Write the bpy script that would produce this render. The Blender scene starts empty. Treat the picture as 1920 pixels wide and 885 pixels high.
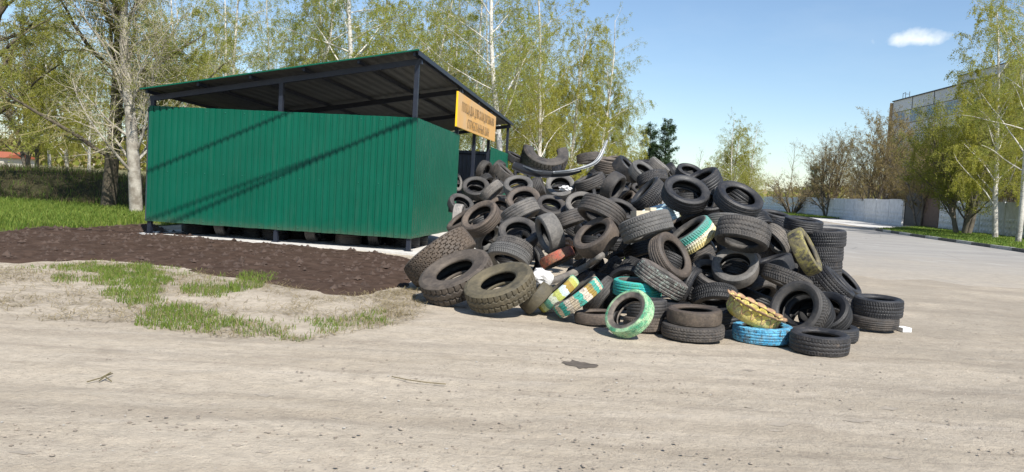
import bpy, math, random
import numpy as np
from mathutils import Matrix, Vector
R = math.radians
rng = np.random.default_rng(7)
random.seed(7)
SC = bpy.context.scene
COL = SC.collection

# ------------------------------------------------------------------ camera
F, PITCH, ROLL, H = 1500.0, .0605, .057, 1.55
_fw = np.array([0, math.cos(PITCH), -math.sin(PITCH)])
_up0 = np.array([0, math.sin(PITCH), math.cos(PITCH)])
_rt0 = np.array([1., 0, 0])
_rt = math.cos(ROLL) * _rt0 + math.sin(ROLL) * _up0
_up = -math.sin(ROLL) * _rt0 + math.cos(ROLL) * _up0
EYE = np.array([0, 0, H])
cam = bpy.data.cameras.new('camera'); camo = bpy.data.objects.new('camera', cam); COL.objects.link(camo)
camo.matrix_world = Matrix(((_rt[0], _up[0], -_fw[0], 0), (_rt[1], _up[1], -_fw[1], 0), (_rt[2], _up[2], -_fw[2], H), (0, 0, 0, 1)))
cam.sensor_width = 36; cam.lens = 36 * F / 1920; cam.clip_end = 3000; cam.clip_start = .05
SC.camera = camo
def ray(x, y): return _fw * F + _rt * (x - 960) - _up * (y - 442.5)
def at_depth(x, y, d):
    v = ray(x, y); return EYE + v * d / v[1]
def on_ground(x, y, z=0.):
    v = ray(x, y); return EYE + v * (z - H) / v[2]
def base_at(x, d):            # ground point at depth d under picture column x (near the horizon)
    p = at_depth(x, 351 + .057 * (x - 960) + 1550 * 1500 / 1000 / d, d); return float(p[0]), float(p[1])

# ------------------------------------------------------------------ sun, sky
AZ, EL = R(27), R(48)
SUN = np.array([math.sin(AZ) * math.cos(EL), -math.cos(AZ) * math.cos(EL), math.sin(EL)])
sl = bpy.data.lights.new('sun', 'SUN'); sl.energy = 4.8; sl.angle = R(.53); sl.color = (1, .955, .88)
so = bpy.data.objects.new('sun', sl); COL.objects.link(so)
so.rotation_euler = Vector(SUN).to_track_quat('Z', 'Y').to_euler(); so.location = (10, -20, 40)
W = bpy.data.worlds.new('World'); SC.world = W; W.use_nodes = True
nt = W.node_tree; N = nt.nodes; L = nt.links
bg = N['Background']; bg.inputs[1].default_value = .095
sky = N.new('ShaderNodeTexSky'); sky.sky_type = 'NISHITA'; sky.sun_disc = False
sky.sun_elevation = EL; sky.sun_rotation = math.pi - AZ; sky.air_density = 1.0; sky.dust_density = .3; sky.ozone_density = 1.1
tc = N.new('ShaderNodeTexCoord')
def vdot(vec, d):
    n = N.new('ShaderNodeVectorMath'); n.operation = 'DOT_PRODUCT'; L.new(vec, n.inputs[0]); n.inputs[1].default_value = tuple(d); return n.outputs['Value']
def wmath(op, a, b=None):
    n = N.new('ShaderNodeMath'); n.operation = op
    for i, q in enumerate((a, b)):
        if q is None: continue
        if isinstance(q, (int, float)): n.inputs[i].default_value = q
        else: L.new(q, n.inputs[i])
    return n.outputs[0]
cdir = ray(1712, 75); cdir = cdir / np.linalg.norm(cdir)
crt = np.cross(cdir, [0, 0, 1]); crt /= np.linalg.norm(crt); cup = np.cross(crt, cdir)
nz = N.new('ShaderNodeTexNoise'); nz.inputs['Scale'].default_value = 55; nz.inputs['Detail'].default_value = 5; L.new(tc.outputs['Generated'], nz.inputs['Vector'])
u = wmath('DIVIDE', vdot(tc.outputs['Generated'], crt), .031); v = wmath('DIVIDE', vdot(tc.outputs['Generated'], cup), .0105)
vneg = wmath('MULTIPLY', wmath('MINIMUM', v, 0.), 1.6); v2 = wmath('ADD', wmath('MAXIMUM', v, 0.), vneg)
rr = wmath('SQRT', wmath('ADD', wmath('MULTIPLY', u, u), wmath('MULTIPLY', v2, v2)))
rr = wmath('ADD', rr, wmath('MULTIPLY', wmath('SUBTRACT', nz.outputs[0], .5), 1.9))
front = wmath('GREATER_THAN', vdot(tc.outputs['Generated'], cdir), .5)
mr = N.new('ShaderNodeMapRange'); mr.inputs[1].default_value = 1.2; mr.inputs[2].default_value = .3; L.new(rr, mr.inputs[0])
cm = wmath('MULTIPLY', mr.outputs[0], front); cm = wmath('MULTIPLY', cm, .85)
nz2 = N.new('ShaderNodeTexNoise'); nz2.inputs['Scale'].default_value = 3.2; nz2.inputs['Detail'].default_value = 7; nz2.inputs['Roughness'].default_value = .6
mp2 = N.new('ShaderNodeMapping'); mp2.inputs['Scale'].default_value = (1, 1, 3.5); L.new(tc.outputs['Generated'], mp2.inputs['Vector']); L.new(mp2.outputs[0], nz2.inputs['Vector'])
mr2 = N.new('ShaderNodeMapRange'); mr2.inputs[1].default_value = .46; mr2.inputs[2].default_value = .8; mr2.inputs[4].default_value = .10; L.new(nz2.outputs[0], mr2.inputs[0]); cm = wmath('MAXIMUM', cm, mr2.outputs[0])
mx = N.new('ShaderNodeMix'); mx.data_type = 'RGBA'; L.new(cm, mx.inputs[0]); L.new(sky.outputs[0], mx.inputs[6]); mx.inputs[7].default_value = (8.4, 8.2, 7.7, 1)
tint = N.new('ShaderNodeMix'); tint.data_type = 'RGBA'; tint.blend_type = 'MULTIPLY'; tint.inputs[0].default_value = 1; L.new(mx.outputs[2], tint.inputs[6]); tint.inputs[7].default_value = (.96, 1.03, 1.10, 1)
L.new(tint.outputs[2], bg.inputs[0])
VS = SC.view_settings; VS.view_transform = 'Standard'; VS.look = 'None'; VS.exposure = .54; VS.gamma = 1
SC.render.engine = 'CYCLES'
try:
    SC.cycles.use_denoising = True; SC.cycles.max_bounces = 6; SC.cycles.transparent_max_bounces = 6
except Exception: pass

# ------------------------------------------------------------------ objects
def tag(o, label=None, cat=None, group=None, kind=None):
    for k_, v_ in (('label', label), ('category', cat), ('group', group), ('kind', kind)):
        if v_: o[k_] = v_
    return o
def empty(name, loc=(0, 0, 0), rz=0.):
    o = bpy.data.objects.new(name, None); COL.objects.link(o); o.location = loc; o.rotation_euler = (0, 0, rz); o.empty_display_size = .2; return o
def mesh(name, V, Fs, mats, mi=None, smooth=False):
    """V (n,3); Fs list of (array of faces (m,k), material index)"""
    me = bpy.data.meshes.new(name)
    V = np.asarray(V, dtype=np.float32).reshape(-1, 3)
    Fs = [(np.asarray(f, dtype=np.int32), m) for f, m in Fs if len(f)]
    nl = sum(f.size for f, _ in Fs); npg = sum(len(f) for f, _ in Fs)
    me.vertices.add(len(V)); me.vertices.foreach_set('co', V.ravel())
    me.loops.add(nl); me.polygons.add(npg)
    me.loops.foreach_set('vertex_index', np.concatenate([f.ravel() for f, _ in Fs]))
    tot = np.concatenate([np.full(len(f), f.shape[1], dtype=np.int32) for f, _ in Fs])
    st = np.concatenate([[0], np.cumsum(tot)[:-1]]).astype(np.int32)
    me.polygons.foreach_set('loop_start', st); me.polygons.foreach_set('loop_total', tot)
    me.polygons.foreach_set('material_index', np.concatenate([np.full(len(f), m, dtype=np.int32) for f, m in Fs]))
    sm = np.concatenate([np.full(len(f), bool(smooth if not isinstance(smooth, (list, tuple)) else smooth[m])) for f, m in Fs])
    me.polygons.foreach_set('use_smooth', sm)
    for m in (mats if isinstance(mats, (list, tuple)) else [mats]): me.materials.append(m)
    me.update(calc_edges=True); me.validate()
    return me
def ob(name, me, parent=None, loc=None):
    o = bpy.data.objects.new(name, me); COL.objects.link(o)
    if parent is not None: o.parent = parent
    if loc is not None: o.location = loc
    return o
class MB:
    def __init__(s): s.v = []; s.f = {}; s.n = 0
    def add(s, V, Fc, m=0):
        V = np.asarray(V, float).reshape(-1, 3); s.v.append(V)
        for f in Fc: s.f.setdefault((len(f), m), []).append([i + s.n for i in f])
        s.n += len(V)
    def box(s, c, sz, rot=None, m=0, bev=0.):
        x, y, z = np.array(sz) / 2
        P = np.array([[a * x, b * y, d * z] for a in (-1, 1) for b in (-1, 1) for d in (-1, 1)])
        if rot is not None: P = P @ np.array(rot).T
        s.add(P + np.array(c), [(0, 1, 3, 2), (4, 6, 7, 5), (0, 4, 5, 1), (2, 3, 7, 6), (0, 2, 6, 4), (1, 5, 7, 3)], m)
    def beam(s, a, b, w, h, up=(0, 0, 1), m=0):
        a = np.array(a, float); b = np.array(b, float); d = b - a; l = np.linalg.norm(d); d /= l
        up = np.array(up, float); sd = np.cross(d, up)
        if np.linalg.norm(sd) < 1e-4: sd = np.cross(d, [1, 0, 0])
        sd /= np.linalg.norm(sd); up = np.cross(sd, d)
        s.box((a + b) / 2, (l, w, h), np.stack([d, sd, up], 1), m)
    def tube(s, pts, rad, n=6, m=0, cap=True):
        V, Fq = tube_np(np.array(pts, float), np.broadcast_to(np.array(rad, float), (len(pts),)), n)
        s.add(V, [tuple(f) for f in Fq], m)
        if cap:
            k = len(pts) - 1
            s.f.setdefault((n, m), []).append([s.n - len(V) + i for i in range(n)][::-1]); s.f.setdefault((n, m), []).append([s.n - len(V) + k * n + i for i in range(n)])
    def build(s, name, mats, parent=None, smooth=False):
        me = mesh(name, np.concatenate(s.v), [(np.array(f), k[1]) for k, f in s.f.items()], mats, smooth=smooth)
        return ob(name, me, parent)
def tube_np(P, r, n):
    T = np.gradient(P, axis=0); T /= np.linalg.norm(T, axis=1, keepdims=True) + 1e-9
    ref = np.array([0, 0, 1.]) if abs(T[0, 2]) < .9 else np.array([1., 0, 0])
    A = np.cross(T, ref); A /= np.linalg.norm(A, axis=1, keepdims=True) + 1e-9; B = np.cross(T, A)
    t = np.arange(n) * 2 * np.pi / n
    V = P[:, None] + r[:, None, None] * (np.cos(t)[None, :, None] * A[:, None] + np.sin(t)[None, :, None] * B[:, None])
    k = len(P); i = np.arange(k - 1)[:, None] * n; j = np.arange(n)[None]; j2 = (j + 1) % n
    Fq = np.stack([i + j, i + j2, i + n + j2, i + n + j], -1).reshape(-1, 4)
    return V.reshape(-1, 3), Fq
def vnoise(x, y, seed=0):
    x = np.asarray(x, float); y = np.asarray(y, float)
    def h(i, j):
        n = (i.astype(np.int64) * 374761393 + j.astype(np.int64) * 668265263 + seed * 974711) & 0x7fffffff
        n = ((n ^ (n >> 13)) * 1274126177) & 0x7fffffff
        return ((n ^ (n >> 16)) & 0xffff) / 65535.
    i = np.floor(x); j = np.floor(y); fx = x - i; fy = y - j; fx = fx * fx * (3 - 2 * fx); fy = fy * fy * (3 - 2 * fy)
    a = h(i, j); b = h(i + 1, j); c = h(i, j + 1); d = h(i + 1, j + 1)
    return (a + (b - a) * fx) * (1 - fy) + (c + (d - c) * fx) * fy
def fbm(x, y, seed=0, o=4):
    s = 0; a = .5; t = 0
    for k in range(o): s = s + a * vnoise(x * 2 ** k, y * 2 ** k, seed + k); t += a; a *= .5
    return s / t
def inpoly(x, y, P):
    P = np.asarray(P, float); r = np.zeros(np.shape(x), bool); j = len(P) - 1
    for i in range(len(P)):
        xi, yi = P[i]; xj, yj = P[j]
        c = ((yi > y) != (yj > y)) & (x < (xj - xi) * (y - yi) / (yj - yi + 1e-12) + xi); r ^= c; j = i
    return r

# ------------------------------------------------------------------ materials
class NM:
    def __init__(s, name):
        s.m = bpy.data.materials.new(name); s.m.use_nodes = True; s.t = s.m.node_tree; s.b = s.t.nodes['Principled BSDF']; s.N = s.t.nodes; s.L = s.t.links
        s.tc = s.N.new('ShaderNodeTexCoord'); s.oi = s.N.new('ShaderNodeObjectInfo')
    def set(s, inp, val):
        if hasattr(val, 'is_output'): s.L.new(val, s.b.inputs[inp])
        else: s.b.inputs[inp].default_value = val
    def math(s, op, a, b=None, c=None, clamp=False):
        n = s.N.new('ShaderNodeMath'); n.operation = op; n.use_clamp = clamp
        for i, q in enumerate((a, b, c)):
            if q is None: continue
            if hasattr(q, 'is_output'): s.L.new(q, n.inputs[i])
            else: n.inputs[i].default_value = q
        return n.outputs[0]
    def coord(s, kind='Object', scale=(1, 1, 1), rand=False, rot=(0, 0, 0)):
        mp = s.N.new('ShaderNodeMapping'); mp.inputs['Scale'].default_value = scale; mp.inputs['Rotation'].default_value = rot
        s.L.new(s.tc.outputs[kind], mp.inputs['Vector'])
        if rand:
            v = s.N.new('ShaderNodeVectorMath'); v.operation = 'SCALE'; v.inputs[0].default_value = (37., 71., 13.); s.L.new(s.oi.outputs['Random'], v.inputs['Scale'])
            s.L.new(v.outputs[0], mp.inputs['Location'])
        return mp.outputs[0]
    def world(s, scale=(1, 1, 1), rot=0.):
        g = s.N.new('ShaderNodeNewGeometry'); mp = s.N.new('ShaderNodeMapping'); mp.inputs['Scale'].default_value = scale; mp.inputs['Rotation'].default_value = (0, 0, rot)
        s.L.new(g.outputs['Position'], mp.inputs['Vector']); return mp.outputs[0]
    def noise(s, vec, scale, detail=4, rough=.55, lo=None, hi=None, dist=0.):
        n = s.N.new('ShaderNodeTexNoise'); n.inputs['Scale'].default_value = scale; n.inputs['Detail'].default_value = detail; n.inputs['Roughness'].default_value = rough; n.inputs['Distortion'].default_value = dist
        s.L.new(vec, n.inputs['Vector'])
        return n.outputs[0] if lo is None else s.ramp(n.outputs[0], lo, hi)
    def vor(s, vec, scale, feat='F1', out='Distance'):
        n = s.N.new('ShaderNodeTexVoronoi'); n.feature = feat; n.inputs['Scale'].default_value = scale; s.L.new(vec, n.inputs['Vector']); return n.outputs[out]
    def ramp(s, f, lo, hi, a=0., b=1.):
        n = s.N.new('ShaderNodeMapRange'); s.L.new(f, n.inputs[0])
        for i, q in enumerate((lo, hi, a, b)): n.inputs[i + 1].default_value = q
        return n.outputs[0]
    def mix(s, f, a, b, mode='MIX'):
        n = s.N.new('ShaderNodeMix'); n.data_type = 'RGBA'; n.blend_type = mode
        for i, q in ((0, f), (6, a), (7, b)):
            if hasattr(q, 'is_output'): s.L.new(q, n.inputs[i])
            elif i == 0: n.inputs[0].default_value = q
            else: n.inputs[i].default_value = (*q, 1)
        return n.outputs[2]
    def bump(s, h, strength=.5, dist=.01, prev=None):
        n = s.N.new('ShaderNodeBump'); n.inputs['Strength'].default_value = strength; n.inputs['Distance'].default_value = dist; s.L.new(h, n.inputs['Height'])
        if prev is not None: s.L.new(prev, n.inputs['Normal'])
        s.L.new(n.outputs[0], s.b.inputs['Normal']); return n.outputs[0]
    def sep(s, vec):
        n = s.N.new('ShaderNodeSeparateXYZ'); s.L.new(vec, n.inputs[0]); return n.outputs
def simple(name, c, rough=.7, c2=None, sc=4., bump=0., metal=0., spec=.4, bsc=None, rand=True):
    m = NM(name); co = m.coord(rand=rand)
    col = c
    if c2: col = m.mix(m.noise(co, sc, 5, .6, .35, .65), c, c2)
    m.set('Base Color', col if c2 else (*c, 1)); m.set('Roughness', rough); m.set('Metallic', metal); m.b.inputs['Specular IOR Level'].default_value = spec
    if bump: m.bump(m.noise(co, bsc or sc * 6, 4), bump, .02)
    return m.m
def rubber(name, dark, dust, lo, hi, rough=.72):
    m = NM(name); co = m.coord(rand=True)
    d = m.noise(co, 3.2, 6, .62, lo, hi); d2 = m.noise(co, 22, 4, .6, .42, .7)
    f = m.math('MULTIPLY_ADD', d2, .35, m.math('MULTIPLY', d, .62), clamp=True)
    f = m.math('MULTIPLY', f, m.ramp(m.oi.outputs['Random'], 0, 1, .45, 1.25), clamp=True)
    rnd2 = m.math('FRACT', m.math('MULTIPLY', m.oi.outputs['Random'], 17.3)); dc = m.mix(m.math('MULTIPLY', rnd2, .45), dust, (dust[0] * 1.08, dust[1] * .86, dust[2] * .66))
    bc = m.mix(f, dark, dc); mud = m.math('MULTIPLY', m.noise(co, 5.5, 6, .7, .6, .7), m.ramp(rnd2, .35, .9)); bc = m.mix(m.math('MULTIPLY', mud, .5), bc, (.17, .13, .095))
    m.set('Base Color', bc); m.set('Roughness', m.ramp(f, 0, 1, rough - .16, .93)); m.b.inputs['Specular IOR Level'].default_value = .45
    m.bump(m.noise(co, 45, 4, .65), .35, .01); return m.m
def painted(name, bands, wear=(.42, .58), dust=(.11, .096, .08), dark=(.035, .033, .03), rmin=.455, patches=None, axial=None):
    """paint that stays on the tread (beyond radius rmin) and flakes; bands: colours mixed by noise; patches: colours by angle; axial: colours by width"""
    m = NM(name); co0 = m.coord(); co = m.coord(rand=True); x, y, z = m.sep(co0)
    rad = m.math('SQRT', m.math('ADD', m.math('MULTIPLY', x, x), m.math('MULTIPLY', y, y)))
    ang = m.math('ARCTAN2', y, x)
    col = bands[0]
    if patches:
        n = m.N.new('ShaderNodeValToRGB'); n.color_ramp.interpolation = 'CONSTANT'
        jit = m.math('MULTIPLY', m.math('SUBTRACT', m.noise(co, 9, 3), .5), .35)
        ff = m.math('FRACT', m.math('ADD', m.math('MULTIPLY', m.math('ADD', ang, jit), .1592 * 3), .5)); m.L.new(ff, n.inputs[0])
        e = n.color_ramp.elements
        while len(e) < len(patches): e.new(.5)
        for i, c in enumerate(patches): e[i].position = i / len(patches); e[i].color = (*c, 1)
        col = n.outputs[0]
    elif axial:
        n = m.N.new('ShaderNodeValToRGB'); n.color_ramp.interpolation = 'CONSTANT'
        jit = m.math('MULTIPLY', m.math('SUBTRACT', m.noise(co, 12, 3), .5), .03)
        m.L.new(m.ramp(m.math('ADD', z, jit), -.16, .16), n.inputs[0]); e = n.color_ramp.elements
        while len(e) < len(axial): e.new(.5)
        for i, c in enumerate(axial): e[i].position = i / len(axial); e[i].color = (*c, 1)
        col = n.outputs[0]
    elif len(bands) > 1: col = m.mix(m.noise(co, 5, 4, .6, .4, .6), bands[0], bands[1])
    w = m.noise(co, 16, 6, .7, wear[0], wear[1])
    w2 = m.math('MULTIPLY', w, m.ramp(rad, rmin - .02, rmin + .01), clamp=True)
    rub = m.mix(m.noise(co, 4, 6, .6, .35, .65), dark, dust)
    col = m.mix(m.math('MULTIPLY', m.noise(co, 7, 6, .7, .45, .7), .45), col, (.2, .17, .125)); w3 = m.math('MULTIPLY', w2, m.math('SUBTRACT', 1., m.math('MULTIPLY', m.noise(co, 60, 3, .7, .55, .62), .8)), clamp=True)
    m.set('Base Color', m.mix(w3, rub, col)); m.set('Roughness', .75); m.bump(m.noise(co, 40, 4), .3, .01); return m.m
def leafmat(name, c, c2, trans=.35):
    m = NM(name); g = m.N.new('ShaderNodeNewGeometry'); col = m.mix(g.outputs['Random Per Island'], c, c2)
    col = m.mix(m.ramp(m.oi.outputs['Random'], 0, 1, 0, .25), col, c2)
    m.set('Base Color', col); m.set('Roughness', .6); m.b.inputs['Specular IOR Level'].default_value = .2
    tr = m.N.new('ShaderNodeBsdfTranslucent'); m.L.new(col, tr.inputs[0]); ms = m.N.new('ShaderNodeMixShader'); ms.inputs[0].default_value = trans
    m.L.new(m.b.outputs[0], ms.inputs[1]); m.L.new(tr.outputs[0], ms.inputs[2]); m.L.new(ms.outputs[0], m.N['Material Output'].inputs[0]); return m.m

# dirt yard
def mk_dirt():
    m = NM('packed_dirt'); w = m.world(); ws = m.world((.16, .75, 1), .12); wm = m.world((.5, 2.6, 1), .1)
    big = m.noise(ws, 1.0, 5, .6, .36, .66); mid = m.noise(wm, 1.4, 6, .65, .38, .68); fine = m.noise(w, 9, 6, .7, .4, .66); speck = m.math('MULTIPLY', m.noise(w, 34, 4, .7, .56, .64), m.noise(w, 1.1, 4, .6, .35, .6))
    peb = m.ramp(m.vor(w, 16), .07, .14, 1, 0)
    c = m.mix(big, (.54, .465, .365), (.375, .316, .24)); c = m.mix(m.math('MULTIPLY', mid, .6), c, (.53, .465, .375)); c = m.mix(m.math('MULTIPLY', fine, .38), c, (.25, .21, .17))
    c = m.mix(m.math('MULTIPLY', speck, .5), c, (.15, .125, .1)); c = m.mix(m.math('MULTIPLY', peb, m.noise(w, 3, 2, .5, .5, .7)), c, (.42, .39, .35))
    # streaks left by wheels
    st = m.noise(m.world((.12, 4.2, 1), .13), 1.6, 3, .5, .56, .7); c = m.mix(m.math('MULTIPLY', st, .34), c, (.23, .195, .16))
    sx, sy, sz = m.sep(w); gr = m.math('MULTIPLY', m.ramp(sx, .5, 6.), m.noise(w, .7, 4, .6, .25, .55), clamp=True); c = m.mix(m.math('MULTIPLY', gr, .55), c, (.25, .22, .18)); c = m.mix(m.math('MULTIPLY', m.noise(w, 1.3, 6, .7, .55, .68), .45), c, (.27, .225, .175))
    wob = m.math('MULTIPLY', m.math('SUBTRACT', m.noise(w, .35, 2), .5), .8)
    for y0, k0, wd0, am in ((5.2, .10, .17, .34), (6.55, .085, .18, .3), (7.7, .12, .16, .26), (9.1, .05, .2, .24), (6.1, -.16, .15, .2), (7.45, -.15, .15, .18)):
        dd = m.math('ABSOLUTE', m.math('SUBTRACT', m.math('ADD', sy, wob), m.math('MULTIPLY_ADD', sx, k0, y0)))
        tr_ = m.math('MULTIPLY', m.ramp(dd, wd0, wd0 * .55), m.noise(m.world((.6, 3, 1)), .9, 4, .6, .36, .6), clamp=True); c = m.mix(m.math('MULTIPLY', tr_, am), c, (.25, .21, .168))
        ed = m.math('MULTIPLY', m.ramp(m.math('ABSOLUTE', m.math('SUBTRACT', dd, wd0 * 1.25)), .09, .02), m.noise(w, 2.2, 4, .6, .45, .65), clamp=True); c = m.mix(m.math('MULTIPLY', ed, am), c, (.5, .44, .365))
    m.set('Base Color', c); m.set('Roughness', .95); m.b.inputs['Specular IOR Level'].default_value = .15
    b1 = m.bump(m.noise(w, 5, 6, .7), .5, .05); m.bump(m.noise(w, 30, 6, .75), .9, .022, b1); return m.m
M = {}
M['dirt'] = mk_dirt()
def mk_asphalt():
    m = NM('dusty_asphalt'); w = m.world(); c = m.mix(m.noise(m.world((.3, 1.2, 1), -.2), .8, 5, .6, .35, .65), (.255, .24, .22), (.325, .305, .275))
    c = m.mix(m.math('MULTIPLY', m.noise(w, 30, 3, .6, .5, .7), .4), c, (.2, .19, .18)); c = m.mix(m.math('MULTIPLY', m.ramp(m.vor(w, .28, 'DISTANCE_TO_EDGE'), .012, .004), .35), c, (.12, .115, .11)); c = m.mix(m.math('MULTIPLY', m.noise(w, .5, 4, .7, .58, .66), .5), c, (.42, .4, .37)); sx, sy, sz = m.sep(w)
    nr = m.ramp(m.math('ADD', sy, m.math('MULTIPLY', m.noise(w, .35, 5, .7), 16)), 24, 38, 1, 0); c = m.mix(nr, c, m.mix(m.noise(w, 4, 6, .7, .35, .65), (.40, .345, .275), (.29, .255, .205)))
    m.set('Base Color', c); m.set('Roughness', .9); m.bump(m.noise(w, 60, 3), .3, .01); return m.m
M['asphalt'] = mk_asphalt()
M['soil'] = simple('dark_soil', (.046, .029, .021), .95, (.078, .052, .039), 5., .9, bsc=22, spec=.1, rand=False)
M['lawn'] = simple('lawn_soil', (.07, .085, .03), .95, (.12, .12, .05), 3., .4, spec=.1, rand=False)
M['bank'] = simple('bank_earth_shaded', (.035, .034, .018), .95, (.06, .055, .028), 2., .5, spec=.1, rand=False)  # earth toned dark: tree shade over the bank is put into its colour
M['field'] = simple('dry_field', (.25, .21, .12), .95, (.14, .15, .06), .08, .2, spec=.1, rand=False)
M['concrete'] = simple('pale_concrete', (.62, .60, .56), .9, (.5, .48, .44), 6., .3)
M['blade'] = leafmat('grass_blade', (.15, .23, .03), (.26, .31, .07), .45)
M['blade_dark'] = leafmat('grass_blade_deep', (.085, .16, .022), (.17, .25, .045), .4)
M['straw'] = leafmat('dry_straw', (.33, .27, .15), (.24, .19, .10), .3)
M['clod'] = simple('dirt_clod', (.33, .28, .225), .95, (.2, .165, .13), 6., .4)
M['soilclod'] = simple('soil_clod', (.05, .033, .025), .95, (.085, .058, .045), 6., .5)
M['stone'] = simple('small_stone', (.42, .4, .36), .9, (.3, .28, .25), 9., .3)
def mk_green():
    m = NM('green_sheet'); w = m.coord(); wn = m.N.new('ShaderNodeTexWhiteNoise'); wn.noise_dimensions = '1D'; gx_, gy_, gz_ = m.sep(w); m.L.new(m.math('FLOOR', m.math('DIVIDE', m.math('ADD', gx_, m.math('ADD', gy_, 20.3)), 1.15)), wn.inputs['W']); c = m.mix(m.noise(w, 1.1, 4, .6, .3, .7), (.0013, .086, .05), (.0018, .101, .06)); sx, sy, sz = m.sep(w)
    c = m.mix(m.math('MULTIPLY', m.ramp(m.math('ADD', sz, m.math('MULTIPLY', m.noise(w, 3, 4), .7)), .95, .45), .12), c, (.16, .14, .1))
    c = m.mix(m.math('MULTIPLY', wn.outputs['Value'], .22), c, (.003, .072, .044)); c = m.mix(m.math('MULTIPLY', m.noise(m.coord(scale=(9, 9, .5)), 1.6, 5, .7, .52, .75), .13), c, (.1, .13, .11)); c = m.mix(m.math('MULTIPLY', m.ramp(m.math('ADD', sz, m.math('MULTIPLY', m.noise(w, 5, 6, .7), .35)), .62, .45), .3), c, (.13, .095, .07))
    m.set('Base Color', c); m.set('Roughness', m.ramp(m.noise(w, 2.5, 4), .3, .7, .34, .55)); m.b.inputs['Specular IOR Level'].default_value = .22
    m.bump(m.noise(m.coord(scale=(1.2, 1.2, .35)), 1.7, 3), .45, .05); return m.m
M['green'] = mk_green()
M['greyback'] = simple('grey_sheet_back', (.105, .125, .16), .5, (.085, .1, .13), 2., 0)
M['roofunder'] = simple('roof_underside', (.115, .12, .115), .6, (.09, .095, .09), 1.5, 0)
M['navy'] = simple('navy_steel', (.012, .016, .028), .45, (.02, .024, .036), 5., 0, spec=.4)
M['screw'] = simple('screw_head', (.02, .16, .11), .35)
M['signface'] = simple('sign_board', (.74, .40, .10), .45, (.66, .42, .2), 1.4, 0)
M['signedge'] = simple('sign_edge', (.9, .58, .02), .5)
M['letter'] = simple('faded_lettering', (.17, .11, .05), .6, (.36, .24, .12), 7., 0)
M['rb'] = rubber('rubber_black', (.014, .0145, .017), (.066, .065, .066), .4, .74, .6)
M['rg'] = rubber('rubber_grey', (.024, .023, .023), (.13, .12, .11), .34, .68)
M['rk'] = rubber('rubber_inner_shade', (.008, .008, .009), (.022, .021, .02), .45, .8, .65)  # black liner rubber, darkened so shade in holes and gaps is in the colour
M['rl'] = rubber('rubber_pale', (.055, .054, .053), (.2, .195, .185), .28, .6)
M['rw'] = rubber('rubber_whitened', (.16, .155, .15), (.4, .39, .37), .3, .6)
M['rn'] = rubber('rubber_brown', (.04, .034, .03), (.165, .135, .11), .3, .64)
M['rt'] = rubber('rubber_muddy', (.04, .032, .026), (.15, .122, .096), .3, .66)
M['ro'] = rubber('rubber_olive', (.045, .04, .028), (.15, .132, .085), .3, .66)
M['p_green'] = painted('paint_green', [(.05, .33, .17), (.42, .62, .35)], (.28, .5), rmin=.425, dust=(.2, .165, .135))
M['p_teal'] = painted('paint_teal', [(.01, .42, .40), (.03, .36, .24)], (.3, .46), rmin=.41)
M['p_blue'] = painted('paint_blue', [(.03, .27, .48), (.12, .42, .62)], (.36, .5), rmin=.34)
M['p_red'] = painted('paint_red', [(.42, .085, .05), (.33, .14, .07)], (.34, .52), rmin=.46)
M['p_white'] = painted('paint_white_blue', [(.62, .68, .68), (.36, .55, .64)], (.25, .42), rmin=.3)
M['p_patch'] = painted('paint_patches', [(.6, .55, .4)], (.33, .47), patches=[(.3, .2, .03), (.02, .32, .25), (.62, .52, .38), (.03, .36, .29), (.62, .55, .45), (.5, .42, .3), (.03, .38, .3), (.6, .52, .42)])
M['p_thin'] = painted('paint_thin', [(.5, .55, .2)], (.25, .42), rmin=.43, patches=[(.3, .2, .02), (.42, .42, .08), (.5, .62, .3), (.1, .35, .25), (.6, .65, .5), (.45, .5, .12), (.5, .6, .6)])
M['p_stripe'] = painted('paint_stripes', [(.5, .5, .3)], (.25, .4), axial=[(.62, .5, .2), (.66, .6, .36), (.68, .64, .5), (.05, .36, .28), (.1, .3, .26)], rmin=.462)
M['p_yellow'] = painted('paint_old_yellow', [(.34, .30, .06), (.15, .13, .055)], (.42, .62), dust=(.19, .16, .09), rmin=.4)
M['p_pink'] = painted('paint_pink', [(.5, .3, .24), (.42, .22, .16)], (.3, .46), rmin=.4)
M['p_mint'] = painted('paint_mint_end', [(.28, .36, .31), (.16, .18, .16)], (.5, .62), rmin=.46, dust=(.15, .125, .11))
M['p_dkgreen'] = painted('paint_dark_green', [(.05, .13, .03), (.4, .5, .14)], (.36, .5), rmin=.3)
M['crown_y'] = painted('crown_yellow', [(.62, .50, .09), (.6, .52, .2)], (.3, .42), rmin=.0, dust=(.2, .12, .06))
M['crown_p'] = simple('crown_petal', (.45, .30, .17), .8, (.3, .17, .1), 9., .3)
M['plastic'] = simple('black_plastic', (.014, .015, .018), .35, (.03, .03, .033), 3.)
M['silver'] = simple('silver_trim', (.2, .21, .22), .4, (.13, .14, .15), 8., metal=.5)
M['liner'] = simple('grey_liner', (.2, .18, .155), .8, (.12, .11, .1), 4., .3)
M['bag'] = simple('white_plastic_bag', (.74, .73, .72), .5, (.6, .58, .56), 7., .5)
M['wood'] = simple('raw_wood', (.26, .17, .1), .85, (.15, .1, .065), 6., .2)
M['rag'] = simple('orange_rag', (.46, .28, .19), .9, (.36, .24, .14), 8., .4)
M['foam'] = simple('cream_foam', (.66, .58, .44), .9, (.55, .47, .34), 5., .3)
M['cable'] = simple('black_cable', (.02, .02, .02), .6)
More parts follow.
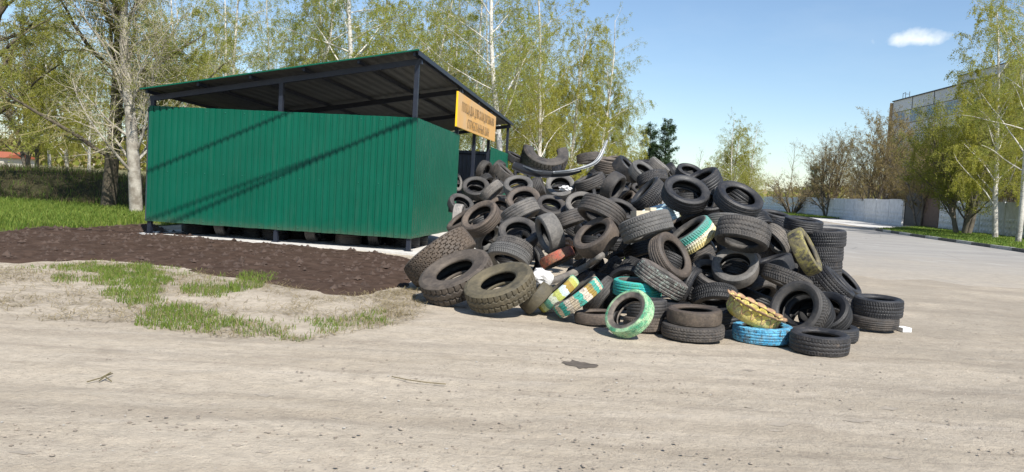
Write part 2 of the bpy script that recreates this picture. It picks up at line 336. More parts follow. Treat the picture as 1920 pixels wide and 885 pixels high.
# ------------------------------------------------------------------ ground
def axis(bps):
    out = []
    for a, b, s in bps: out.append(np.arange(a, b, s))
    return np.unique(np.round(np.concatenate(out), 4))
gx = axis([(-1200, -60, 60), (-60, -14, 2), (-14, 14, .06), (14, 60, 2), (60, 1201, 60)])
gy = axis([(-60, 2, 4), (2, 3, .12), (3, 9.5, .05), (9.5, 16, .1), (16, 30, .5), (30, 100, 5), (100, 2001, 100)])
X, Y = np.meshgrid(gx, gy, indexing='ij')
near = np.clip((15 - np.abs(X)) / 3, 0, 1) * np.clip((16 - Y) / 3, 0, 1)
def yard_z(X, Y):
    near = np.clip((15 - np.abs(X)) / 3, 0, 1) * np.clip((16 - Y) / 3, 0, 1)
    return near * (.030 * (fbm(X * .7, Y * 1.6, 3) - .5) + .022 * (fbm(X * 3, Y * 4.5, 5) - .5) + .016 * (fbm(X * 5.5, Y * 8, 6) - .5) + .012 * np.maximum(0, fbm(X * 11, Y * 13, 7) - .58)) - .006
Z = yard_z(X, Y)
V = np.stack([X, Y, Z], -1).reshape(-1, 3); ny = len(gy)
i = np.arange(len(gx) - 1)[:, None] * ny; j = np.arange(ny - 1)[None]
Fq = np.stack([i + j, i + ny + j, i + ny + j + 1, i + j + 1], -1).reshape(-1, 4)
tag(ob('ground', mesh('ground', V, [(Fq, 0)], M['dirt'], smooth=True)), kind='structure')

def sheet(name, poly, z, mat, kind='structure', step=None):
    me = bpy.data.meshes.new(name); me.from_pydata([(p[0], p[1], z) for p in poly], [], [list(range(len(poly)))]); me.materials.append(mat); me.update()
    if me.polygons[0].normal.z < 0: me.flip_normals()
    return tag(ob(name, me), kind=kind)
def G(x, y, z=0.): p = on_ground(x, y, z); return (float(p[0]), float(p[1]))
# asphalt road that runs past the heap towards the far fence
kerb_px = [(2060, 497), (1911, 472), (1780, 453), (1700, 441.5), (1640, 432)]
kerb = [G(*p) for p in kerb_px]
far = [(29.5, 78), (33, 105), (37.5, 140), (47, 200), (75, 380)]
lefte = [(63, 380), (36, 200), (28, 140), (22, 100), (18.5, 75), (14.5, 50), (12.5, 36), (10.9, 28)]
lower = [G(1545, 520), G(1600, 512), G(1655, 521), G(1730, 520), G(1800, 531), G(1900, 536), G(2060, 556)]
sheet('road', kerb + far + lefte + lower, .004, M['asphalt'])
FEN = [(32.2, 44), (33.9, 53), (37.2, 75), (40.0, 97), (43.6, 137), (50, 200), (76, 380)]
V = [(p[0], p[1], .0045) for p in lower] + [(p[0] - .6, p[1] - 2.2, -.05) for p in lower]; n_ = len(lower)
tag(ob('road_edge', mesh('road_edge', V, [(np.array([(q, n_ + q, n_ + q + 1, q + 1) for q in range(n_ - 1)]), 0)], M['asphalt'])), kind='structure')
# grass verges between kerb and wall
def between(a, b, z, name, mat): return sheet(name, a + b[::-1], z, mat)
vk = kerb[:]; vf = [(38, 40), (36.6, 44), (36, 53), (38.5, 73)]
M['verge'] = simple('verge_turf', (.05, .085, .02), .95, (.10, .12, .04), 3., .3, spec=.1, rand=False)
sheet('grass_verge', [(k[0] + .16, k[1] + .05) for k in kerb] + [(36.9, 72), (33.9, 53), (32.2, 44)], .09, M['verge'])
sheet('grass_verge', [(34.2, 96), (33.8, 101), (37.6, 136), (47.4, 197), (51, 200), (43.6, 137), (39.9, 97)], .05, M['verge'])
sheet('driveway', [(27.6, 62), (30, 77), (33.5, 95), (39.8, 95.5), (37.4, 74.5)], .012, M['concrete'])
# kerb stones painted black and white
M['kwhite'] = simple('kerb_white', (.5, .5, .48), .85, (.3, .3, .29), 7.); M['kblack'] = simple('kerb_black', (.07, .07, .07), .8, (.14, .135, .13), 7.)
kb = MB(); pts = [np.array(p) for p in kerb]; seg = []
for a, b in zip(pts[:-1], pts[1:]):
    n = max(1, int(np.linalg.norm(b - a) / .25)); seg += [a + (b - a) * k / n for k in range(n)]
acc = 0; col = 0; start = seg[0]; nxt = 1.9
for a, b in zip(seg[:-1], seg[1:]):
    acc += np.linalg.norm(b - a)
    if acc >= nxt:
        d = b - start; d /= np.linalg.norm(d)
        s_ = start + d * .015
        kb.beam((*s_, .07), (*b, .07 + random.uniform(-.008, .008)), .16, .17, m=col); start = b; acc = 0; col ^= 1; nxt = random.uniform(1.6, 2.2)
tag(kb.build('kerb', [M['kwhite'], M['kblack']]), kind='structure')

# ------------------------------------------------------------------ dark soil, lawn, bank
soil_px = [(-300, 452), (0, 437), (60, 427), (150, 430), (215, 424), (284, 419), (330, 438), (420, 451), (560, 462), (700, 475), (765, 484), (782, 496), (778, 512), (764, 535), (690, 554), (640, 553), (560, 541), (480, 526), (400, 513), (330, 501), (190, 488), (60, 491), (-300, 499)]
SOIL = np.array([G(*p) for p in soil_px])
st = .07; sx = np.arange(SOIL[:, 0].min() - .3, SOIL[:, 0].max() + .3, st); sy = np.arange(SOIL[:, 1].min() - .3, SOIL[:, 1].max() + .3, st)
X, Y = np.meshgrid(sx, sy, indexing='ij')
jx = X + .35 * (fbm(X * 1.8, Y * 1.8, 11) - .5); jy = Y + .5 * (fbm(X * 1.8, Y * 1.8, 12) - .5)
mk = inpoly(jx, jy, SOIL).astype(float); bl = mk.copy()
for _ in range(5): bl = (bl + np.roll(bl, 1, 0) + np.roll(bl, -1, 0) + np.roll(bl, 1, 1) + np.roll(bl, -1, 1)) / 5
Z = -.05 + bl * (.075 + .05 * (fbm(X * 1.2, Y * 1.2, 21) - .4) + .085 * (fbm(X * 5, Y * 5, 22) - .5) + .06 * np.maximum(0, fbm(X * 9, Y * 9, 24) - .55))
SZ = Z
ny = len(sy); i = np.arange(len(sx) - 1)[:, None] * ny; j = np.arange(ny - 1)[None]
Fq = np.stack([i + j, i + ny + j, i + ny + j + 1, i + j + 1], -1)
keep = (bl[:-1, :-1] + bl[1:, 1:] + bl[1:, :-1] + bl[:-1, 1:]) > .15
tag(ob('soil_bed', mesh('soil_bed', np.stack([X, Y, Z], -1), [(Fq[keep], 0)], M['soil'], smooth=True)), kind='structure')
lawn_px = [(-420, 470), (-420, 352), (0, 376), (160, 385), (290, 392), (420, 397), (420, 415), (284, 425), (215, 430), (150, 436), (60, 433), (0, 443)]
LAWN = np.array([G(*p) for p in lawn_px]); sheet('lawn', LAWN.tolist(), .004, M['lawn'])
# low bank behind the lawn
bx = np.arange(-60, 30, .5); by = np.arange(29, 52, .5); X, Y = np.meshgrid(bx, by, indexing='ij')
yc = 29.5 + 1.2 * (fbm(X * .12, X * 0, 31) - .5)
prof = np.clip((Y - yc) / 3.6, 0, 1); prof = prof * prof * (3 - 2 * prof) * np.clip((51 - Y) / 12, 0, 1)
Z = -.02 + prof * (1.0 + .5 * (fbm(X * .3, Y * .3, 33) - .5)) * np.clip((1 - X) / 7, 0, 1); BX, BY, BZ = bx, by, Z
ny = len(by); i = np.arange(len(bx) - 1)[:, None] * ny; j = np.arange(ny - 1)[None]
Fq = np.stack([i + j, i + ny + j, i + ny + j + 1, i + j + 1], -1).reshape(-1, 4)
tag(ob('bank', mesh('bank', np.stack([X, Y, Z], -1), [(Fq, 0)], M['bank'], smooth=True)), kind='structure')
sheet('field', [(-400, 50), (12, 50), (20, 90), (24, 140), (40, 300), (40, 500), (-400, 500)], .02, M['field'])
def ground_z(x, y):
    if 29 < y < 51.5 and -60 < x < 29.5: return float(BZ[int((x + 60) / .5), int((y - 29) / .5)])
    return 0.

# ------------------------------------------------------------------ the shelter
YAW = -R(8.3); LAB, LD = 6.12, 12.9
BP = np.array([-2.24, 17.4]); UU = np.array([math.cos(YAW), math.sin(YAW)]); VV = np.array([-math.sin(YAW), math.cos(YAW)])
AP = BP - LAB * UU
def SW(x, t, z=0.): p = AP + x * UU + t * VV; return np.array([p[0], p[1], z])   # shelter to world
SH = empty('tyre_shelter', (AP[0], AP[1], 0), YAW)
tag(SH, 'dark green corrugated metal shelter with open side and lean-to roof on navy posts', 'shelter')
def profiled(name, p0, p1, z0, z1, nrm, parent, zt=None):
    p0 = np.array(p0, float); p1 = np.array(p1, float); Ls = np.linalg.norm(p1 - p0); d = (p1 - p0) / Ls; n = np.array(nrm, float)
    q = []; s = 0.
    while s < Ls - .16:
        q += [(s, 0), (s + .092, 0), (s + .100, -.022), (s + .142, -.022), (s + .15, 0)]; s += .15
    q += [(s, 0), (Ls, 0)]
    q = sorted(set(q)); V = []; k = len(q)
    for off, in ((0.,), (-.004,)):
        for (a, h_) in q:
            P = p0 + d * a + n * (h_ + off); f = a / Ls
            wob = .006 * math.sin(a * 7.1) + .004 * math.sin(a * 17)
            V += [(P[0], P[1], z0 + wob * .4), (P[0], P[1], z1 + ((zt or z1) - z1) * f + wob * .3)]
    flip = np.cross([d[0], d[1], 0], [0, 0, 1])[:2] @ n > 0
    out, inn, ed = [], [], []
    for a in range(k - 1):
        f1 = (2 * a, 2 * a + 2, 2 * a + 3, 2 * a + 1); b = 2 * k
        f2 = tuple(b + t for t in f1[::-1])
        out.append(f1 if flip else f1[::-1]); inn.append(f2 if flip else f2[::-1])
        ed += [(2 * a + 1, 2 * a + 3, b + 2 * a + 3, b + 2 * a + 1), (2 * a, b + 2 * a, b + 2 * a + 2, 2 * a + 2)]
    ed += [(0, 1, b + 1, b), (2 * k - 2, b + 2 * k - 2, b + 2 * k - 1, 2 * k - 1)]
    mb = MB(); mb.add(V, out, 0); mb.f.setdefault((4, 1), []).extend(inn); mb.f.setdefault((4, 0), []).extend(ed)
    # screw heads in rows along the rails
    for zz in (z0 + .07, (z0 + z1) / 2 - .15, z1 - .08):
        s = .047
        while s < Ls:
            P = p0 + d * s + n * .004
            mb.box((P[0], P[1], zz), (.017, .017, .017), m=2); s += .45
    return mb.build(name, [M['green'], M['greyback'], M['screw']], parent)
ZB, ZT = .315, 2.93
profiled('wall_panel', (-.05, -.08), (LAB + .07, -.08), ZB, ZT, (0, -1), SH)
profiled('wall_panel', (LAB + .075, -.083), (LAB + .075, 4.25), ZB, ZT, (1, 0), SH, 2.88)
profiled('wall_panel', (LAB + .075, 9.05), (LAB + .075, LD), ZB, 2.84, (1, 0), SH, 2.8)
profiled('wall_panel', (-.08, -.08), (-.08, LD), ZB, 2.9, (-1, 0), SH, 2.75)
profiled('wall_panel', (0, LD + .08), (LAB, LD + .08), ZB, 2.85, (0, 1), SH)
def roofz(x, t): return 3.27 + (4.29 - 3.27) * (x / LAB) - .32 * (t + .4) / 13.4
def post(x, t, top=None, bottom=.036):
    mb = MB(); z1 = (top or roofz(x, t) - .2); mb.box((x, t, (bottom + z1) / 2), (.09, .09, z1 - bottom)); mb.box((x, t, bottom + .006), (.16, .16, .012)); return mb.build('post', M['navy'], SH)
for x, t in [(0, 0), (LAB / 2, 0), (LAB, 0), (LAB, 4.2), (LAB, 6.6), (LAB, 9.0), (LAB, LD), (0, 4.3), (0, 8.6), (0, LD), (LAB / 2, LD)]: post(x, t)
def rb(a, b, w, h, dz=0.):
    mb = MB(); mb.beam((a[0], a[1], roofz(*a) - dz), (b[0], b[1], roofz(*b) - dz), w, h); return mb.build('roof_beam', M['navy'], SH)
for t in (0, 4.2, 8.6, LD): rb((-.06, t), (LAB + .1, t), .1, .12, .155)
for x in np.linspace(.05, LAB + .02, 6): rb((x, -.36), (x, LD + .36), .05, .075, .056)
mb = MB()
for t, z in ((0.02, .45), (.02, 1.55), (.02, 2.75)): mb.beam((0.05, t, z), (LAB - .05, t, z), .03, .05)
for z in (.45, 1.55, 2.72): mb.beam((LAB - .02, .05, z), (LAB - .02, 4.15, z), .03, .05); mb.beam((.02, .05, z), (.02, LD - .05, z), .03, .05); mb.beam((.05, LD - .02, z), (LAB - .05, LD - .02, z), .03, .05); mb.beam((LAB - .02, 9.1, z), (LAB - .02, LD - .05, z), .03, .05)
mb.build('wall_rail', M['navy'], SH)
# roof sheet: green on top, grey below
xs = np.arange(-.06, LAB + .14, .0577); k = len(xs); V = []
for off in (0., -.006):
    for t in (-.42, LD + .42):
        for n_, x in enumerate(xs):
            V.append((x, t, roofz(x, t) + off + .012 * ((n_ // 2) % 2)))
top = [(a, a + 1, k + a + 1, k + a) for a in range(k - 1)]; b = 2 * k
bot = [tuple(b + q for q in f[::-1]) for f in top]
edge = [(a + 1, a, b + a, b + a + 1) for a in range(k - 1)] + [(k + a, k + a + 1, b + k + a + 1, b + k + a) for a in range(k - 1)] + [(0, k, b + k, b), (k - 1, b + k - 1, b + 2 * k - 1, 2 * k - 1)]
mb = MB(); mb.add(V, top, 0); mb.f.setdefault((4, 1), []).extend(bot); mb.f.setdefault((4, 0), []).extend(edge); mb.build('roof_sheet', [M['green'], M['roofunder']], SH)
mb = MB(); mb.beam((LAB + .13, -.42, roofz(LAB, -.42) - .035), (LAB + .13, LD + .42, roofz(LAB, LD + .42) - .035), .02, .1); mb.build('roof_trim', M['navy'], SH)
mb = MB(); mb.beam((-.06, -.43, roofz(-.06, -.42) + .0), (LAB + .14, -.43, roofz(LAB + .14, -.42) + .005), .02, .028); mb.build('roof_flashing', M['green'], SH)
# slab
mb = MB(); V = []
pp = [(-.2, -.15), (2, -.18), (4, -.22), (5.3, -.30), (6.5, -.58), (7.1, -.3), (7.3, 4), (7.3, LD + .4), (-.25, LD + .4)]
V = [(*p, -.1) for p in pp] + [(*p, .036) for p in pp]; n_ = len(pp)
mb.add(V, [tuple(range(n_, 2 * n_))] + [(q, (q + 1) % n_, n_ + (q + 1) % n_, n_ + q) for q in range(n_)])
sl_ = mb.build('concrete_slab', M['concrete']); sl_.location = (AP[0], AP[1], 0); sl_.rotation_euler = (0, 0, YAW); tag(sl_, kind='structure')
# sign board on the open side
SG = empty('sign', tuple(SW(LAB + .17, 3.4)), YAW); tag(SG, 'long orange board with faded two-line lettering hung under the shelter roof', 'sign')
mb = MB(); Lg = 5.8
za, zb_ = (3.04, 3.94), (3.02, 3.83)
V = [(0, 0, za[0]), (0, 0, za[1]), (0, Lg, zb_[1]), (0, Lg, zb_[0]), (-.05, 0, za[0]), (-.05, 0, za[1]), (-.05, Lg, zb_[1]), (-.05, Lg, zb_[0])]
mb.add(V, [(0, 3, 2, 1)], 0); mb.f.setdefault((4, 1), []).extend([(4, 5, 6, 7), (0, 1, 5, 4), (1, 2, 6, 5), (2, 3, 7, 6), (3, 0, 4, 7)])
mb.build('board', [M['signface'], M['signedge']], SG)
for txt, yc, zc, sz, wd in (('ПЛОЩАДКА ДЛЯ СКЛАДИРОВАНИЯ', 2.95, 3.585, .30, 4.9), ('ОТРАБОТАННЫХ ШИН', 2.95, 3.2, .30, 3.3)):
    cu = bpy.data.curves.new('lettering', 'FONT'); cu.body = txt; cu.size = sz; cu.align_x = 'CENTER'; cu.align_y = 'CENTER'; cu.extrude = .002
    cu.materials.append(M['letter']); o = ob('lettering', cu, SG); o.location = (.006, yc, zc)
    o.matrix_local = Matrix(((0, 0, 1, .006), (1, 0, 0, yc), (0, 1, 0, zc), (0, 0, 0, 1)))
    bpy.context.view_layer.update(); w_ = o.dimensions.x
    me = bpy.data.meshes.new_from_object(o.evaluated_get(bpy.context.evaluated_depsgraph_get())); ml = o.matrix_local.copy(); bpy.data.objects.remove(o); o = ob('lettering', me, SG); o.matrix_local = ml
    if w_ > 0: o.scale = (wd / w_, 1.15, 1)
mb = MB()
for t in (.5, 3.1, 5.3): mb.box((-.07, t, 3.85), (.03, .05, .32))
mb.build('bracket', M['navy'], SG)
# overhead cables whose shadows cross the green wall
def wallpt(px, py):
    v = ray(px, py); n = np.array([VV[0], VV[1], 0]); p0 = SW(0, -.05); t = ((p0 - EYE) @ n) / (v @ n); return EYE + v * t
for (a, b, r_, lab) in (((293, 317), (542, 213), .026, 'upper'), ((295, 408), (760, 236), .022, 'middle'), ((348, 408), (762, 230), .028, 'lower')):
    Pa, Pb = wallpt(*a), wallpt(*b); Zc = 8.0
    Qa = Pa + SUN * (Zc - Pa[2]) / SUN[2]; Qb = Pb + SUN * (Zc - Pb[2]) / SUN[2]; d = (Qb - Qa); d /= np.linalg.norm(d)
    ts = np.linspace(-14, np.linalg.norm(Qb - Qa) + .25, 28); P = Qa[None] + d[None] * ts[:, None]
    mb = MB(); mb.tube(P, r_, 8)
    tag(mb.build('overhead_cable', M['cable']), 'black overhead cable that throws the %s slanting shadow line on the green wall' % lab, 'cable', 'overhead cables')
    print('cable', Qa, Qb, P[0], P[-1])
# ------------------------------------------------------------------ tyres
CR = {'A1': (840, 260, 8), 'A2': (1060, 260, 8), 'A3': (840, 360, 8), 'A4': (1060, 360, 8), 'B1': (1280, 290, 8), 'B2': (1280, 390, 8), 'B3': (1400, 380, 8), 'B4': (760, 430, 5.204),
      'C1': (960, 460, 8), 'C2': (960, 520, 6.808), 'C3': (1160, 450, 8), 'C4': (1160, 540, 8), 'C5': (1360, 470, 8), 'C6': (1360, 560, 5.647), 'P': (0, 0, 1)}
# crop, centre x, centre y, diameter, direction the visible face points to (deg, 90 = down), facing ratio, width/diameter, tread, style, flags (f: centre of the face given, g: stands on the ground), label
TY = [
('A1',540,480,320,20,.45,.36,'rib','rg','','grey tyre with hole to the right, nearest the dark wall under the sign'),
('A1',740,470,330,35,.3,.36,'worn','rg','','smooth brown-grey tyre leaning up to the green panel below the bumper strip end'),
('A1',830,520,340,-50,.2,.40,'worn','rg','','grey square-shouldered tyre tilted right, left of the bumper strip end'),
('A1',990,290,350,-63,.2,.38,'worn','rb','','dark tyre at the summit, overlapping the green panel left of the half tyre'),
('A1',415,700,410,-90,.7,.30,'rib','rg','f','grey tyre facing out beside the shelter with another tyre ring inside its hole'),
('A1',112,650,290,-10,.5,.32,'rib','rl','','pale tyre edge poking out from behind the green side panel, uppermost'),
('A1',1055,665,440,-90,.6,.32,'rib','rl','f','pale round tyre under the left half of the bumper strip'),
('A1',655,790,400,47,.15,.34,'block','rl','','light grey tread-on tyre leaning between two round tyres near the shelter'),
('A1',1370,720,300,-20,.1,.45,'rib','rg','','narrow dull tyre seen tread-on under the middle of the bumper strip'),
('A1',1685,685,450,-90,.75,.30,'rib','rl','f','grey tyre facing out with a white rag on its lower rim'),
('A1',1130,890,520,-95,.72,.30,'rib','rn','f','large round tyre with rusty brown upper rim, centre left of the heap'),
('A2',350,290,420,82,.15,.36,'block','rg','','tyre lying across the summit behind the upturned end of the bumper strip'),
('A2',650,400,440,-80,.18,.46,'rib','rn','','brownish ribbed tyre right behind the bumper strip'),
('A2',760,335,280,-90,.2,.4,'rib','rn','','small brown tyre top on the ridge right of the bumper strip'),
('A2',900,450,420,-45,.25,.40,'worn','rb','','broad smooth dark tyre on the ridge left of the pale-rimmed tyre'),
('A2',1150,510,420,-55,.45,.36,'rib','rl','','pale-rimmed tyre on the ridge, its hole showing above a ribbed arch'),
('A2',1190,375,290,-90,.1,.35,'block','rb','','dark tyre just showing on the ridge in front of the pine'),
('A2',1400,420,340,-50,.1,.40,'block','rl','','light treaded tyre sloping down to the right on the ridge before the pine'),
('A2',1310,620,480,75,.35,.36,'block','rb','','dark arched tyre with herringbone tread and shaded opening below'),
('A2',1610,500,270,150,.2,.36,'rib','rb','','small dark tyre at the right end of the ridge'),
('A2',1850,520,400,-70,.45,.34,'rib','rb','','dark tyre with a pale hole on the ridge behind the big upper black tyre'),
('B1',300,420,600,-115,.3,.42,'rib','rb','','broad ribbed black tyre on the right ridge against the birch'),
('P',1285,364,94,-70,.58,.30,'rib','rb','','big black tyre on the upper right slope with a bright sliver in its hole'),
('A2',1260,860,600,-135,.2,.40,'block','rb','','knobbly dark tyre slanting up to the left edge of the big upper black tyre'),
('A2',1140,780,270,-80,.5,.34,'rib','rg','','small dull tyre hole under the dark herringbone arch'),
('A2',370,650,480,-110,.15,.34,'rib','rg','','long grey tyre lying tread-on right of the white rag'),
('A2',715,720,480,30,.35,.36,'worn','rg','','smooth grey tyre curving over a dark opening on the middle slope'),
('A2',935,730,280,5,.15,.5,'rib','rb','','narrow upright dark tyre standing inside the gap of the middle slope'),
('A2',800,830,280,45,.12,.5,'worn','rb','','dark smooth tyre block below the narrow upright tyre'),
('A4',235,145,480,-90,.7,.30,'rib','rl','f','round pale tyre with thin inner rim, directly below the white rag'),
('A3',190,190,410,-60,.6,.32,'rib','rg','','tyre with dark hole jammed beside the green side panel, above the whitened tyre'),
('A3',155,375,400,5,.15,.36,'rib','rw','','whitened tyre standing tread-on against the green side panel'),
('A3',440,190,280,-110,.15,.42,'rib','rg','','short ribbed tyre between the round tyres left of the rusty-rimmed tyre'),
('A3',770,110,320,-90,.12,.3,'rib','rg','','flat grey tyre wedged left of the rusty-rimmed tyre'),
('A3',800,240,360,-70,.6,.32,'worn','rn','','brown tyre with small dark hole left of the pale ribbed tyre'),
('A3',225,470,500,-125,.3,.34,'rib','rn','','brown tyre behind the large tilted one at the shelter corner'),
('A3',500,400,620,-125,.55,.32,'rib','rn','','large brown tyre tilted left with oval dark hole, beside the shelter corner'),
('A3',860,350,320,-95,.1,.3,'worn','rn','','thin reddish tyre strip under the brown tyre, left centre'),
('A3',1090,305,620,62,.15,.34,'rib','rl','','pale ribbed tyre slanting up to the right below the rusty-rimmed tyre'),
('A3',1540,235,470,-75,.6,.32,'rib','rg','','tyre with thin rim and wide shaded inside, right of the pale ribbed tyre'),
('A3',1500,300,300,-95,.1,.36,'block','rl','','light treaded tyre lying in the mouth of the thin-rimmed tyre'),
('A3',1060,570,600,-88,.72,.30,'rib','rg','f','big round grey tyre behind the two dusty arched tyres on the left'),
('A3',1530,620,640,162,.3,.36,'worn','rl','','smooth grey tyre standing on edge with dark left face, left centre'),
('A3',1800,410,480,70,.1,.46,'rib','rg','','grey finely lined tyre lying tread-on right of the smooth upright tyre'),
('A3',560,660,480,35,.45,.38,'block','rl','','speckled grey tyre with dark opening to its right, above the truck tyres'),
('B4',1060,205,410,112,.42,.30,'block','rg','','rear one of two dusty arched tyres stacked above the mossy truck tyre'),
('B4',1010,270,430,108,.42,.30,'block','rl','','front one of two dusty arched tyres stacked above the mossy truck tyre'),
('A3',1750,660,240,-60,.2,.4,'rib','rg','','small grey tyre end beside the smooth upright tyre'),
('B4',340,270,740,54,.12,.32,'hex','rt','g','truck tyre leaning tread-up with honeycomb tread, nearest the shelter corner'),
('B4',503,462,780,-113,.42,.27,'lug','rt','g','muddy brown truck tyre tilted forward with large oval hole, leftmost on the dirt'),
('B4',925,562,700,-108,.44,.28,'lug','ro','g','mossy truck tyre with wood and rubbish lying in its hole'),
('A4',550,310,760,116,.3,.34,'rib','rg','','long grooved tyre with yellowish smear sloping down to the right, centre of the heap'),
('A4',820,300,540,-65,.45,.32,'rib','rg','','grey tyre behind the grooved smeared tyre, its hole facing up'),
('A4',930,140,260,-130,.5,.4,'rib','rn','','small brown tyre left of the knobbly dark tyre'),
('A4',580,110,280,-90,.1,.36,'rib','rg','','flat grey tyre right of the pale thin-rimmed tyre'),
('A4',1420,335,540,-105,.12,.40,'rib','p_white','','tyre painted white and light blue lying beside the cream foam block'),
('A4',1210,520,820,72,.1,.36,'zig','rl','','pale tyre with fine grooves lying in front of the white painted tyre'),
('A4',460,680,720,-125,.5,.36,'worn','rn','','brown-grey tyre with oval hole above the bent grey liner'),
('A4',190,580,320,-60,.15,.42,'rib','rg','','short grey tyre block left of the brown-grey oval-holed tyre'),
('A4',1740,550,440,-110,.5,.34,'rib','rn','','brown tyre hole behind the green and cream striped tyre'),
('B2',140,425,780,-125,.25,.38,'block','p_stripe','','tyre with green, white and yellow stripes painted round its tread'),
('C3',770,260,780,-30,.5,.30,'rib','rn','','brown-grey tyre standing tilted with another tyre in its hole, right of centre'),
('C3',300,170,330,-60,.1,.6,'block','p_pink','','short tyre end with flaking pink paint under the silver scrap'),
('C3',190,375,340,20,.3,.34,'worn','p_dkgreen','','tyre with dark green paint mostly hidden under the pink tyre end'),
('C3',630,590,830,-57,.1,.31,'rib','p_mint','','grooved tyre sloping down right with pale mint paint at its lower end'),
('C3',1400,570,700,-65,.5,.32,'rib','rg','','grey tyre with large shaded hole below the round dusty tyre, above the front stack'),
('P',1378,493,88,-93,.75,.28,'worn','rl','f','round dusty pale tyre facing the camera, right of centre'),
('C3',1220,240,380,-115,.1,.4,'rib','rg','','dark tyre block left of the round dusty pale tyre'),
('C3',1250,350,330,-100,.15,.36,'rib','rl','','light speckled tyre piece left under the round dusty tyre'),
('P',1195,540,86,-85,.14,.33,'rib','p_teal','','teal painted tyre lying behind the green ring tyre'),
('B2',700,250,720,95,.25,.26,'rib','rl','','light grooved arch tyre under the big black right tyre'),
('B2',905,390,800,102,.32,.42,'zig','rg','','wide tyre with zigzag grooves arching over a dark opening, right slope'),
('B1',830,680,760,-63,.47,.33,'rib','rb','','big clean black tyre at the top right end of the heap'),
('B1',470,740,500,-160,.25,.3,'rib','rg','','tyre wedged between the two big clean black tyres'),
('B3',420,245,420,-75,.2,.40,'rib','rb','','dark tyre lying flat right beside the big clean black tyre'),
('B3',850,330,590,-80,.12,.32,'rib','rb','','black tyre lying flat on the right edge above the tall stack'),
('P',1545,446,72,-88,.1,.36,'block','rb','','top tyre of the tall neat stack at the right edge'),
('P',1541.5,471,71,-88,.1,.36,'block','rb','','second tyre from the top of the tall neat stack'),
('P',1538,496,71,-88,.1,.36,'block','rb','','third tyre from the top of the tall neat stack'),
('P',1536,520,70,-88,.1,.36,'block','rb','','hidden lower tyre of the tall neat stack, behind the leaning tyres'),
('B3',470,560,540,140,.35,.38,'block','rl','','pale worn tyre with dark left face, left of the old yellow tyre'),
('B3',872,736,770,-25,.15,.26,'worn','p_yellow','','narrow tyre with old yellow-olive paint standing steeply on the right slope'),
('B2',1220,680,480,-95,.1,.40,'block','rn','','brownish tyre block right of the round dusty tyre'),
('C5',725,225,600,-107,.12,.44,'worn','rb','','smooth bluish black tyre lying below the brownish tyre block'),
('C5',920,425,760,112,.1,.30,'block','rg','','grey herringbone tyre sloping down right above the big ring tyre'),
('C5',1255,460,430,60,.4,.40,'rib','rg','','ribbed grey tyre with small dark opening under the old yellow tyre'),
('C5',1450,600,400,-30,.1,.46,'rib','rl','','pale pinkish-grey tyre end above the right shoulder of the big ring tyre'),
('C5',1650,530,700,-42,.1,.36,'zig','rb','','dark zigzag-tread tyre leaning down right beside the tall stack'),
('C5',1800,490,560,-40,.25,.32,'rib','rb','','dark tyre behind the zigzag-tread leaning tyre at the right edge'),
('P',1420,546,72,62,.5,.36,'rib','rg','','grey arched tyre with black opening above the yellow crown'),
('P',1497,582,113,-140,.86,.31,'block','rg','g','big grey tyre facing the camera with wide black hole, above the front right tyre'),
('P',1429,623,112,-87,.18,.28,'rib','p_blue','g','bright blue painted tyre lying flat in front of the heap'),
('C6',995,455,615,-85,.2,.30,'zig','rb','g','black tyre lying flat, nearest the camera at the right front'),
('C6',1140,350,520,-85,.2,.28,'rib','rb','g','dark tyre lying flat half hidden behind the nearest front black tyre'),
('C6',1225,125,500,110,.3,.34,'zig','rb','','dark zigzag-tread tyre propped over a black gap at the right front'),
('P',1646,577,90,-85,.17,.36,'block','rb','','upper black tyre of the two lying at the far right'),
('P',1640,601,84,-85,.2,.28,'rib','rg','g','lower grey tyre of the two lying at the far right'),
('P',1302,588,104,-87,.18,.27,'worn','rt','','brown worn tyre on top of the front two-tyre stack'),
('P',1299,618,115,-87,.2,.24,'zig','rg','g','grey patterned tyre at the bottom of the front two-tyre stack'),
('P',1180,588,98,-135,.68,.28,'rib','p_green','g','tyre ring painted light green tilted up on the dirt'),
('P',1213,574,80,-90,.1,.40,'rib','rg','','upper dark ribbed tyre right behind the green ring tyre'),
('P',1207,606,80,-90,.1,.36,'block','rn','g','lower brown tyre right behind the green ring tyre'),
('C2',840,250,735,-126,.12,.28,'rib','p_patch','g','leaning tyre with white, green and ochre painted squares'),
('C2',585,207,660,-130,.1,.20,'worn','p_thin','g','thin leaning tyre painted yellow, green and pale blue'),
('C2',310,250,480,-135,.12,.36,'worn','ro','g','olive-grey smooth tyre leaning right of the mossy truck tyre'),
('C2',1130,240,500,38,.1,.38,'rib','rg','','grey leaning tyre right of the painted-squares tyre'),
('C2',1090,505,600,-90,.15,.24,'worn','rn','g','brown tyre lying flat left of the green ring tyre'),
('C2',890,110,440,-126,.15,.32,'worn','rn','','plain brown tyre leaning behind the painted-squares tyre'),
('C1',680,190,540,65,.12,.28,'worn','p_red','','tyre with flaking red paint slanting right behind the truck tyres'),
('C1',1470,390,430,45,.1,.42,'rib','rg','','smooth grey tyre in the shade under the bent liner, right of centre'),
('C1',870,300,240,-30,.1,.45,'worn','rg','','small dark tyre end under the red painted tyre'),
]
TREAD_H = {'rib': .011, 'zig': .012, 'block': .013, 'hex': .017, 'worn': .003, 'lug': .017}
